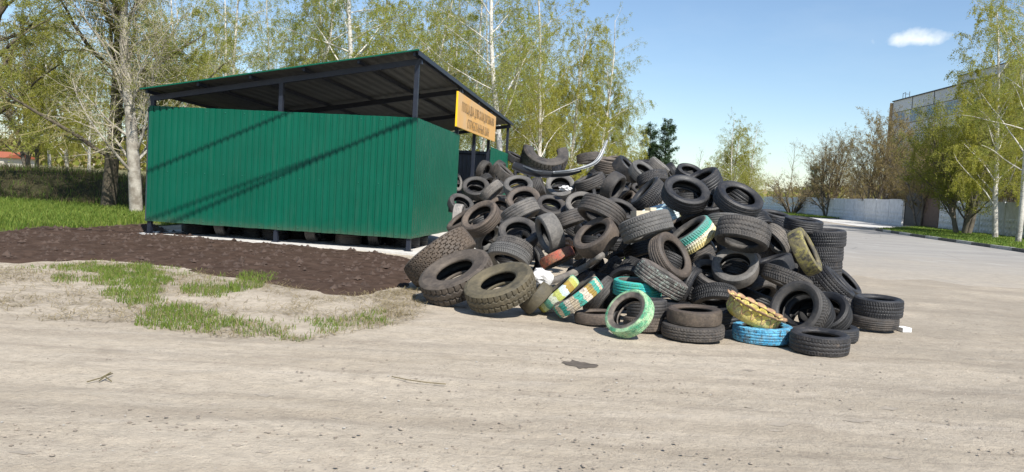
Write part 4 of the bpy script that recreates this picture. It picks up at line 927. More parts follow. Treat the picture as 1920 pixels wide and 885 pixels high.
# ------------------------------------------------------------------ marks and litter on the yard
M['stain'] = simple('oil_stain', (.085, .07, .055), .7, (.14, .115, .09), 9., .2, rand=False)
M['stain_pale'] = simple('damp_patch', (.27, .235, .19), .95, (.33, .285, .23), 9., .3, rand=False)
def patch(name, px, lab=None, z=.012, mat=None, seed=1):
    P = np.array([G(*q) for q in px]); c = P.mean(0); a = np.linspace(0, 1, len(P) + 1)[:-1]; Q = []
    for i_ in range(len(P)):
        for f_ in np.linspace(0, 1, 6)[:-1]:
            q = P[i_] * (1 - f_) + P[(i_ + 1) % len(P)] * f_; Q.append(c + (q - c) * (1 + .4 * (random.random() - .5)))
    Q = np.array(Q); ring_ = [c + (Q - c) * k_ for k_ in (1, .66, .33)]; A2 = np.concatenate(ring_ + [c[None]]); n_ = len(Q)
    V = np.column_stack([A2, yard_z(A2[:, 0], A2[:, 1]) + z * .4]); q4 = np.array([(r_ * n_ + i_, r_ * n_ + (i_ + 1) % n_, (r_ + 1) * n_ + (i_ + 1) % n_, (r_ + 1) * n_ + i_) for r_ in range(2) for i_ in range(n_)]); t3 = np.array([(2 * n_ + i_, 2 * n_ + (i_ + 1) % n_, 3 * n_) for i_ in range(n_)])
    me = mesh(name, V, [(q4, 0), (t3, 0)], mat or M['stain'], smooth=True)
    if me.polygons[0].normal.z < 0: me.flip_normals()
    return tag(ob(name, me), kind='structure')
patch('stain', [(1050, 678), (1075, 674), (1100, 680), (1128, 686), (1105, 690), (1085, 690)])
for k_ in range(16):
    x_, y_ = random.choice([(random.uniform(40, 700), random.uniform(740, 870)), (random.uniform(1250, 1880), random.uniform(650, 870))]); w_ = random.uniform(8, 26)
    patch('stain', [(x_ - w_, y_), (x_ - w_ * .2, y_ - w_ * .16), (x_ + w_, y_ + w_ * .05), (x_ + w_ * .3, y_ + w_ * .2)], z=.006, mat=M['stain_pale'])
patch('stain', [(1642, 498), (1670, 499), (1700, 503), (1680, 504)], z=.008)
patch('stain', [(1770, 506), (1800, 508), (1843, 514), (1810, 513)], z=.008)
tw = MB()
def twig(name, px, r_, lab):
    mb = MB()
    for seg_ in px: mb.tube([tuple(on_ground(x, y, z_)) for x, y, z_ in seg_], r_, 5)
    return tag(mb.build(name, M['straw_stick']), lab, 'twig')
M['straw_stick'] = simple('dry_stick', (.2, .165, .085), .9, (.12, .1, .05), 12.)
twig('twig', [[(163, 716, .01), (190, 708, .02), (208, 698, .03)], [(186, 714, .01), (198, 705, .02), (211, 700, .012)], [(197, 706, .02), (209, 715, .006)]], .0045, 'forked dry twig lying on the dirt road at lower left')
twig('twig', [[(735, 706, .01), (765, 712, .015), (800, 717, .012), (836, 720, .008)]], .004, 'thin curved dry stem lying on the dirt road')
def scatter(name, n, region, smin, smax, mat, flat=.6, label=None, seed=1):
    r0 = np.random.default_rng(seed); Vs = []; Fs = []
    x, y = region(r0, n); s = smin + (smax - smin) * r0.random(n) ** 3
    base = np.array([(1, 0, 0), (.3, .9, 0), (-.8, .5, 0), (-.6, -.7, 0), (.5, -.8, 0), (.1, .1, 1), (.0, 0, -.4)])
    fb = np.array([(0, 1, 5), (1, 2, 5), (2, 3, 5), (3, 4, 5), (4, 0, 5), (1, 0, 6), (2, 1, 6), (3, 2, 6), (4, 3, 6), (0, 4, 6)])
    a = r0.random(n) * 6.28; J = 1 + .5 * (r0.random((n, 7, 1)) - .5); P = base[None] * J
    Xr = P[..., 0] * np.cos(a)[:, None] - P[..., 1] * np.sin(a)[:, None]; Yr = P[..., 0] * np.sin(a)[:, None] + P[..., 1] * np.cos(a)[:, None]
    V = np.stack([x[:, None] + Xr * s[:, None] * .5, y[:, None] + Yr * s[:, None] * .5, region.z(x, y)[:, None] + P[..., 2] * s[:, None] * .5 * flat], -1).reshape(-1, 3)
    f = (fb[None] + 7 * np.arange(n)[:, None, None]).reshape(-1, 3)
    o = ob(name, mesh(name, V, [(f, 0)], mat)); return tag(o, label, None, None, 'stuff')
class Reg:
    def __init__(s, ymin, ymax, z=lambda x, y: 0 * x, dens=None): s.a, s.b, s.z, s.dens = ymin, ymax, z, dens
    def __call__(s, r0, n):
        xs, ys = [], []
        while sum(map(len, xs)) < n:
            y = s.a * (s.b / s.a) ** r0.random(n * 3); x = (r0.random(n * 3) * 1.5 - .75) * y
            k = (fbm(x * .8, y * 1.1, 51) + .35 * (r0.random(len(x)) - .5)) > .56
            if s.dens is not None: k &= s.dens(x, y)
            xs.append(x[k]); ys.append(y[k])
        return np.concatenate(xs)[:n], np.concatenate(ys)[:n]
notsoil = lambda x, y: ~inpoly(x, y, SOIL)
scatter('gravel', 2600, Reg(4, 16, dens=notsoil), .006, .034, M['clod'], .4, 'small clods and gravel scattered over the dirt yard', 4)
scatter('gravel', 260, Reg(4, 16, dens=notsoil), .006, .03, M['stone'], .45, 'pale small stones scattered over the dirt yard', 5)
class SoilReg:
    def __call__(s, r0, n):
        x = SOIL[:, 0].min() + np.ptp(SOIL[:, 0]) * r0.random(n * 8); y = SOIL[:, 1].min() + np.ptp(SOIL[:, 1]) * r0.random(n * 8); k = inpoly(x, y, SOIL) & (x > -15); return x[k][:n], y[k][:n]
    def z(s, x, y):
        i_ = np.clip(((x - sx[0]) / st).astype(int), 0, len(sx) - 1); j_ = np.clip(((y - sy[0]) / st).astype(int), 0, len(sy) - 1); return SZ[i_, j_]
_sr = SoilReg(); _x, _y = _sr(np.random.default_rng(3), 1500)
class Fix:
    def __init__(s, x, y): s.x, s.y = x, y
    def __call__(s, r0, n): return s.x, s.y
    z = staticmethod(_sr.z)
scatter('soil_clods', len(_x), Fix(_x, _y), .03, .16, M['soilclod'], .8, 'dark crumbly clods on the fresh soil', 6)

# ------------------------------------------------------------------ grass
def blades(name, x, y, z, h, w, mats, label, seed=1, lean=.5, mi=None):
    r0 = np.random.default_rng(seed); n = len(x); a = r0.random(n) * 6.28; l = lean * h * (r0.random(n) * .9 + .1); la = r0.random(n) * 6.28
    bx_ = np.cos(a) * w / 2; by_ = np.sin(a) * w / 2
    V = np.empty((n, 5, 3)); V[:, 0] = np.stack([x - bx_, y - by_, z], -1); V[:, 1] = np.stack([x + bx_, y + by_, z], -1)
    mxx = x + np.cos(la) * l * .35; myy = y + np.sin(la) * l * .35; V[:, 2] = np.stack([mxx + bx_ * .8, myy + by_ * .8, z + h * .6], -1); V[:, 3] = np.stack([mxx - bx_ * .8, myy - by_ * .8, z + h * .6], -1)
    V[:, 4] = np.stack([x + np.cos(la) * l, y + np.sin(la) * l, z + h * (1 - .3 * lean * r0.random(n))], -1)
    k = np.arange(n)[:, None] * 5; q = k + np.array([[0, 1, 2, 3]]); t_ = k + np.array([[3, 2, 4]]); mi = r0.integers(0, len(mats), n) if mi is None else mi
    Fs = [(q[mi == m_], m_) for m_ in range(len(mats))] + [(t_[mi == m_], m_) for m_ in range(len(mats))]
    return tag(ob(name, mesh(name, V.reshape(-1, 3), Fs, mats)), label, None, None, 'stuff')
PG = [([(105, 500), (190, 488), (300, 500), (330, 520), (280, 545), (190, 540), (120, 528)], .5), ([(185, 505), (270, 498), (310, 530), (298, 572), (235, 580), (200, 560)], 1.), ([(262, 582), (350, 572), (445, 600), (432, 622), (330, 618), (275, 605)], .9),
      ([(340, 545), (395, 528), (450, 545), (442, 556), (370, 556)], .8), ([(452, 518), (500, 516), (508, 540), (450, 548), (430, 535)], 1.), ([(430, 602), (560, 596), (640, 594), (742, 586), (740, 606), (660, 622), (560, 640), (440, 622)], .5), ([(0, 505), (60, 496), (120, 500), (60, 515), (0, 520)], .35), ([(280, 500), (410, 510), (420, 528), (300, 535)], .35), ([(690, 582), (742, 584), (735, 600), (690, 600)], .6)]
r0 = np.random.default_rng(9); gx_, gy_, gd = [], [], []
for poly, dens in PG:
    P = np.array([G(*q) for q in poly]); A_ = .5 * abs(np.dot(P[:, 0], np.roll(P[:, 1], 1)) - np.dot(P[:, 1], np.roll(P[:, 0], 1))); n = int(A_ * 5200 * dens) * 2
    x = P[:, 0].min() - .3 + (np.ptp(P[:, 0]) + .6) * r0.random(n); y = P[:, 1].min() - .3 + (np.ptp(P[:, 1]) + .6) * r0.random(n)
    k = inpoly(x + .5 * (fbm(x * 2.5, y * 2.5, 71) - .5), y + .7 * (fbm(x * 2.5, y * 2.5, 72) - .5), P) & (fbm(x * 4, y * 4, 73) + .2 * r0.random(n) > .70 - .24 * dens)
    gx_.append(x[k]); gy_.append(y[k]); gd.append(np.full(k.sum(), dens))
x = np.concatenate(gx_); y = np.concatenate(gy_); dn = np.concatenate(gd); print('yard blades', len(x))
mi = np.where(r0.random(len(x)) < .24 * (1.35 - dn), 2, (r0.random(len(x)) < .45).astype(int))
blades('grass', x, y, 0 * x - .005, (.025 + .085 * r0.random(len(x)) ** 1.6) * (.5 + .6 * dn), .0055 + .003 * r0.random(len(x)), [M['blade'], M['blade_dark'], M['straw']], 'short patchy green grass on the dirt before the soil bed', 10, .8, mi)
# dry flattened stems round the grass and at the foot of the tyres
DRY = [([(0, 500), (190, 490), (500, 520), (640, 552), (770, 540), (800, 590), (740, 612), (560, 642), (400, 632), (250, 606), (0, 600), (-200, 590), (-200, 505)], 500), ([(700, 548), (790, 540), (800, 585), (720, 600)], 900)]
xs, ys = [], []
for poly, dens in DRY:
    P = np.array([G(*q) for q in poly]); A_ = .5 * abs(np.dot(P[:, 0], np.roll(P[:, 1], 1)) - np.dot(P[:, 1], np.roll(P[:, 0], 1))); n = int(A_ * dens) * 2
    x = P[:, 0].min() + np.ptp(P[:, 0]) * r0.random(n); y = P[:, 1].min() + np.ptp(P[:, 1]) * r0.random(n); k = inpoly(x, y, P) & (fbm(x * 2, y * 2, 77) + .3 * r0.random(n) > .6); xs.append(x[k]); ys.append(y[k])
x = np.concatenate(xs); y = np.concatenate(ys); n = len(x); a = r0.random(n) * 6.28; l = .04 + .12 * r0.random(n); w = .0045
d_ = np.stack([np.cos(a), np.sin(a)], -1); p_ = np.stack([-np.sin(a), np.cos(a)], -1) * w / 2; c_ = np.stack([x, y], -1)
V = np.zeros((n, 4, 3)); V[:, 0, :2] = c_ - p_; V[:, 1, :2] = c_ + p_; V[:, 2, :2] = c_ + d_ * l[:, None] + p_; V[:, 3, :2] = c_ + d_ * l[:, None] - p_; V[:, :2, 2] = .004; V[:, 2:, 2] = .004 + (.05 * r0.random(n) ** 2)[:, None]
k = np.arange(n)[:, None] * 4 + np.arange(4)[None]; tag(ob('dry_grass', mesh('dry_grass', V.reshape(-1, 3), [(k, 0)], M['straw'])), 'flattened dry stems between the grass patches', None, None, 'stuff')
# lawn
n = 110000; x = -26 + 28 * r0.random(n); y = 17 + 16 * r0.random(n); k = inpoly(x, y + .8 * (fbm(x, y, 81) - .5), LAWN) & ~inpoly(x, y, SOIL + np.array([0, .25])); x, y = x[k], y[k]
blades('grass', x, y, 0 * x, (.09 + .14 * r0.random(len(x))) * (.6 + .8 * fbm(x * .7, y * .7, 83)), .016 + .012 * r0.random(len(x)), [M['blade'], M['blade_dark'], M['blade']], 'bright spring lawn along the foot of the bank', 12, .7)
# verge grass
vx, vy = [], []
VP_ = np.array([(k_[0] + .2, k_[1] + .05) for k_ in kerb] + [(36.6, 72), (33.6, 53), (32, 44)]); n = 60000; x = 20 + 18 * r0.random(n); y = 30 + 45 * r0.random(n); k = inpoly(x, y, VP_); vx.append(x[k]); vy.append(y[k])
V2_ = np.array([(34.2, 97), (33.8, 101), (37.6, 136), (43.4, 137), (39.7, 97)]); n = 16000; x = 33 + 11 * r0.random(n); y = 96 + 42 * r0.random(n); k = inpoly(x, y, V2_); vx.append(x[k]); vy.append(y[k])
x = np.concatenate(vx); y = np.concatenate(vy); blades('grass', x, y, .06 + 0 * x, .08 + .14 * r0.random(len(x)), .03 + .02 * r0.random(len(x)) + y * .0004, [M['blade'], M['blade_dark']], 'bright grass on the verge between kerb and concrete wall', 14, .7)
M['deadstem'] = leafmat('dead_stem', (.10, .075, .045), (.16, .12, .07), .2); M['bramble'] = leafmat('bramble_leaf', (.05, .07, .015), (.10, .12, .03), .3)  # deep tones carry the painted tree shade on the bank's stems and leaves
# bank undergrowth: dead stems and low leaves
n = 60000; x = -30 + 34 * r0.random(n); y = 29.2 + 8 * r0.random(n) ** 1.5; z = np.array([ground_z(a_, b_) for a_, b_ in zip(x, y)])
blades('undergrowth', x, y, z - .03, .08 + .42 * r0.random(n) ** 2.2, .012 + .012 * r0.random(n), [M['deadstem'], M['blade_dark'], M['bramble'], M['bramble'], M['deadstem']], 'tangle of dead stems and low green on the bank', 15, .9)
# ------------------------------------------------------------------ trees
def mk_birch():
    m = NM('birch_bark'); co = m.coord(rand=False); n1 = m.noise(m.coord(scale=(2.5, 2.5, 9)), 2.2, 5, .65, .56, .66); x, y, z = m.sep(co)
    low = m.math('MULTIPLY', m.ramp(z, 2.2, .2), m.noise(co, 3, 5, .7, .35, .6), clamp=True)
    c = m.mix(n1, (.60, .57, .51), (.09, .08, .07)); c = m.mix(low, c, (.10, .085, .07)); m.set('Base Color', c); m.set('Roughness', .8); m.bump(n1, .4, .03); return m.m
M['birch'] = mk_birch()
M['barkdark'] = simple('dark_bark', (.065, .052, .04), .95, (.13, .11, .075), 5., .8)
M['barkgrey'] = simple('grey_bark', (.19, .165, .13), .95, (.11, .095, .075), 4., .7)
M['poplarbark'] = simple('pale_bark', (.44, .41, .35), .9, (.2, .175, .14), 3., .8)
M['twigpale'] = simple('pale_twig', (.42, .37, .28), .9); M['twigbrown'] = simple('brown_twig', (.14, .105, .075), .9); M['twigolive'] = simple('olive_twig', (.24, .21, .10), .9)
M['lf_birch'] = leafmat('birch_leaf', (.29, .345, .055), (.40, .41, .10), .55); M['lf_yel'] = leafmat('catkin_leaf', (.34, .35, .05), (.43, .41, .085), .55)
M['lf_green'] = leafmat('fresh_leaf', (.22, .25, .035), (.32, .32, .07), .5); M['lf_brown'] = leafmat('budding_leaf', (.25, .20, .075), (.33, .265, .12), .4); M['lf_pine'] = leafmat('pine_needle', (.028, .055, .022), (.05, .085, .03), .15)
M['lf_ol'] = leafmat('olive_leaf', (.25, .29, .05), (.36, .36, .09), .55)
def nrm(v): return v / (np.linalg.norm(v) + 1e-9)
def grow(spec, seed, trunks):
    r = random.Random(seed); P = [[] for _ in spec]
    def br(p, d, Ln, rad, lev):
        S = spec[lev]; k = S['steps']; pts = [p]; rs = [rad]; q = p; dd = d
        for i in range(k):
            dd = nrm(dd + S['gn'] * np.array([r.gauss(0, 1), r.gauss(0, 1), r.gauss(0, .6)]) + np.array([0, 0, S['tr'] * (1 + (i / k) * S.get('trx', 0))]))
            q = q + dd * Ln / k; pts.append(q); rs.append(max(.003, rad * (1 - (1 - S.get('tip', .25)) * (i + 1) / k)))
        P[lev].append((np.array(pts), np.array(rs)))
        if lev + 1 < len(spec):
            C = spec[lev + 1]; n = max(1, int(round(C['n'] * (1 if lev == 0 else min(1.5, Ln / C.get('ref', Ln))))))
            for a in range(n):
                f = C['t0'] + (1 - C['t0']) * ((a + r.random()) / n); x = f * k; i = min(k - 1, int(x)); pp = pts[i] + (pts[i + 1] - pts[i]) * (x - i); tn = nrm(pts[i + 1] - pts[i])
                az = a * 2.4 + r.uniform(-.6, .6); u_ = nrm(np.cross(tn, [.31, .2, .93] if abs(tn[2]) < .9 else [1, 0, 0])); w_ = np.cross(tn, u_)
                an = R(C['ang'] + r.uniform(-1, 1) * C['av']); nd = nrm(tn * math.cos(an) + (u_ * math.cos(az) + w_ * math.sin(az)) * math.sin(an))
                if pp[2] < .3 and nd[2] < 0: nd[2] = abs(nd[2])
                L2 = C['len'] * (Ln if C.get('rel', 1) else 1) * (1 - C.get('sh', .5) * f) * r.uniform(.7, 1.2)
                br(pp, nd, L2, max(.004, (rs[i]) * C['rr'] * r.uniform(.8, 1.1)), lev + 1)
    for (p, d, Ln, rad) in trunks: br(np.array(p, float), nrm(np.array(d, float)), Ln, rad, 0)
    return P
def batch(polys, sides):
    by = {}
    for p, r in polys: by.setdefault(len(p), []).append((p, r))
    Vs, Fs, n0 = [], [], 0
    for k, L_ in by.items():
        P = np.stack([a for a, _ in L_]); Rr = np.stack([b for _, b in L_]); Tn = np.gradient(P, axis=1); Tn /= np.linalg.norm(Tn, axis=2, keepdims=True) + 1e-9
        ref = np.where(np.abs(Tn[:, :1, 2:3]) < .9, np.array([[[0, 0, 1.]]]), np.array([[[1., 0, 0]]])); A = np.cross(Tn, np.broadcast_to(ref, Tn.shape)); A /= np.linalg.norm(A, axis=2, keepdims=True) + 1e-9; B = np.cross(Tn, A)
        t = np.arange(sides) * 2 * np.pi / sides; V = P[:, :, None] + Rr[:, :, None, None] * (np.cos(t)[:, None] * A[:, :, None] + np.sin(t)[:, None] * B[:, :, None])
        nb_ = len(L_); i = np.arange(k - 1)[:, None] * sides; j = np.arange(sides)[None]; j2 = (j + 1) % sides
        f = np.stack([i + j, i + j2, i + sides + j2, i + sides + j], -1).reshape(-1, 4); f = (f[None] + (np.arange(nb_) * k * sides)[:, None, None]).reshape(-1, 4) + n0
        Vs.append(V.reshape(-1, 3)); Fs.append(f); n0 += nb_ * k * sides
    return np.concatenate(Vs), np.concatenate(Fs)
def leaves(polys, n, size, seed, spread=.06, t0=.15, asp=.6, hang=0.):
    r0 = np.random.default_rng(seed); ks = np.array([np.linalg.norm(p[-1] - p[0]) for p, _ in polys]); idx = r0.choice(len(polys), n, p=(lambda w_: w_ / w_.sum())(ks * r0.lognormal(0, 1.0, len(ks)))); C = np.empty((n, 3)); D = np.empty((n, 3))
    f = t0 + (1 - t0) * r0.random(n)
    for q in range(n):
        p = polys[idx[q]][0]; x = f[q] * (len(p) - 1); i = min(len(p) - 2, int(x)); C[q] = p[i] + (p[i + 1] - p[i]) * (x - i); D[q] = p[i + 1] - p[i]
    C += r0.normal(0, spread, (n, 3)); a = r0.normal(0, 1, (n, 3)); a[:, 2] -= hang; a /= np.linalg.norm(a, axis=1, keepdims=True); b = np.cross(a, r0.normal(0, 1, (n, 3))); b /= np.linalg.norm(b, axis=1, keepdims=True) + 1e-9
    s = (size * (.6 + .8 * r0.random(n)))[:, None]
    V = np.stack([C - a * s * .5, C + b * s * asp * .5, C + a * s * .5, C - b * s * asp * .5], 1).reshape(-1, 3); return V, np.arange(n * 4).reshape(n, 4)
def make_tree(key, spec, trunks, seed, bark, twig, leafm, nleaf, lsize, wood_lv=2, **kw):
    P = grow(spec, seed, trunks); wood = []; n0 = 0; Vs, Fs = [], []
    for lv in range(wood_lv):
        V, f = batch(P[lv], (9, 6, 4)[lv]); Vs.append(V); Fs.append(f + n0); n0 += len(V)
    tm = mesh('trunk', np.concatenate(Vs), [(np.concatenate(Fs), 0)], M[bark], smooth=True)
    Vs, Fs, n0 = [], [], 0
    for lv in range(wood_lv, len(spec)):
        V, f = batch(P[lv], 3); Vs.append(V); Fs.append((f + n0, 0)); n0 += len(V)
    lp = [q for lv in range(max(1, len(spec) - 2), len(spec)) for q in P[lv]]
    V, f = leaves(lp, nleaf, lsize, seed, **kw); Vs.append(V); Fs.append((f + n0, 1))
    cm = mesh('crown', np.concatenate(Vs), Fs, [M[twig], M[leafm]]); top = max(q[0][:, 2].max() for l_ in P for q in l_); print('tree', key, sum(map(len, P)), nleaf, 'top', round(top, 1))
    return tm, cm, top
def lv(steps, gn, tr, n=1, t0=0., ang=0, av=0, ln=.3, rr=.5, **k): return dict(steps=steps, gn=gn, tr=tr, n=n, t0=t0, ang=ang, av=av, len=ln, rr=rr, **k)
TREE = {}
BIR = [lv(12, .035, .03, tip=.15), lv(8, .09, -.01, 30, .2, 52, 16, .30, .34, sh=.62, trx=0), lv(6, .14, -.06, 10, .2, 48, 22, .42, .45, sh=.4, ref=3.5), lv(6, .12, -.30, 10, .12, 55, 30, .75, .5, sh=.3, ref=1.6)]
TREE['birch_a'] = make_tree('birch_a', BIR, [((0, 0, -.1), (.02, .01, 1), 17, .17)], 3, 'birch', 'twigolive', 'lf_birch', 38000, .064, hang=.6)
TREE['birch_b'] = make_tree('birch_b', BIR, [((0, 0, -.1), (-.04, .02, 1), 16, .15)], 8, 'birch', 'twigolive', 'lf_yel', 36000, .064, hang=.6)
TREE['birch_c'] = make_tree('birch_c', BIR, [((0, 0, -.1), (.05, 0, 1), 15, .14), ((.15, .1, -.1), (-.12, .05, 1), 13, .11)], 15, 'birch', 'twigpale', 'lf_birch', 38000, .062, hang=.6)
WEE = [lv(10, .05, .03, tip=.2), lv(8, .10, .02, 30, .15, 45, 18, .34, .36, sh=.5), lv(6, .14, -.08, 10, .15, 45, 20, .45, .45, sh=.4, ref=4), lv(7, .08, -.42, 8, .1, 55, 25, .9, .5, sh=.2, ref=1.8)]
TREE['weeping'] = make_tree('weeping', WEE, [((0, 0, -.1), (.02, .0, 1), 13, .16)], 21, 'birch', 'twigolive', 'lf_yel', 74000, .07, hang=.8)
OLD = [lv(9, .06, .03, tip=.4), lv(9, .15, .05, 16, .16, 50, 18, .46, .42, sh=.4), lv(7, .2, .03, 11, .2, 45, 20, .45, .5, sh=.4, ref=4), lv(6, .2, -.06, 13, .15, 45, 25, .5, .45, sh=.3, ref=2.4)]
TREE['old'] = make_tree('old', OLD, [((0, 0, -.1), (-.01, .03, 1), 13, .30)], 5, 'barkdark', 'twigolive', 'lf_ol', 90000, .058)
POP = [lv(12, .03, .03, tip=.2), lv(8, .09, .05, 60, .08, 48, 16, .27, .26, sh=.35), lv(6, .16, .02, 11, .15, 45, 25, .5, .45, sh=.3, ref=3), lv(5, .2, -.05, 9, .1, 50, 30, .5, .5, sh=.3, ref=1.5)]
TREE['pale'] = make_tree('pale', POP, [((0, 0, -.1), (-.03, .0, 1), 16, .26)], 12, 'poplarbark', 'twigpale', 'lf_ol', 62000, .05)
VAS = [lv(8, .07, .05, tip=.3), lv(7, .10, .06, 13, .1, 36, 12, .55, .5, sh=.3), lv(6, .13, .05, 11, .15, 36, 15, .5, .5, sh=.3, ref=4), lv(5, .16, .03, 11, .1, 40, 20, .5, .5, sh=.3, ref=2)]
_vt = [((.25 * math.cos(a), .25 * math.sin(a), -.1), (.34 * math.cos(a), .34 * math.sin(a), 1), 6.5, .13) for a in (0.3, 1.7, 2.9, 4.1, 5.4)]
TREE['vase'] = make_tree('vase', VAS, _vt, 31, 'barkgrey', 'twigbrown', 'lf_brown', 36000, .07)
TREE['vase_b'] = make_tree('vase_b', VAS, [((.2 * math.cos(a), .2 * math.sin(a), -.1), (.22 * math.cos(a), .22 * math.sin(a), 1), 7.5, .13) for a in (0.9, 2.7, 4.6)], 33, 'barkgrey', 'twigbrown', 'lf_brown', 42000, .075)
TREE['dense'] = make_tree('dense', VAS, [((.3 * math.cos(a), .3 * math.sin(a), -.1), (.30 * math.cos(a), .30 * math.sin(a), 1), 6.3, .14) for a in (0.2, 1.4, 2.8, 3.9, 5.2)], 37, 'barkgrey', 'twigolive', 'lf_green', 64000, .075, spread=.1)
BSH = [lv(6, .10, .03, tip=.3), lv(6, .14, .02, 8, .2, 40, 15, .55, .5, sh=.3), lv(5, .2, 0, 8, .15, 45, 20, .5, .5, sh=.3, ref=2)]
TREE['bush'] = make_tree('bush', BSH, [((.2 * math.cos(a), .2 * math.sin(a), 0), (.75 * math.cos(a), .75 * math.sin(a), 1), 2.6, .05) for a in np.arange(0, 6.2, .5)], 41, 'barkdark', 'twigbrown', 'lf_brown', 5000, .07, wood_lv=1)
PIN = [lv(8, .02, .03, tip=.2), lv(6, .06, .03, 46, .12, 72, 10, .30, .25, sh=.75), lv(4, .12, .02, 14, .1, 50, 15, .35, .4, sh=.3, ref=2)]
TREE['pine'] = make_tree('pine', PIN, [((0, 0, -.1), (0, 0, 1), 10, .16)], 51, 'barkdark', 'twigbrown', 'lf_pine', 22000, .22, wood_lv=1, asp=.25, spread=.12)
BAR = [lv(8, .04, .03, tip=.2), lv(6, .10, .05, 22, .25, 40, 15, .3, .35, sh=.5), lv(5, .16, .02, 8, .2, 40, 20, .4, .5, sh=.3, ref=3)]
TREE['bare'] = make_tree('bare', BAR, [((0, 0, -.1), (0, 0, 1), 11, .1)], 61, 'barkgrey', 'twigpale', 'lf_ol', 900, .06)
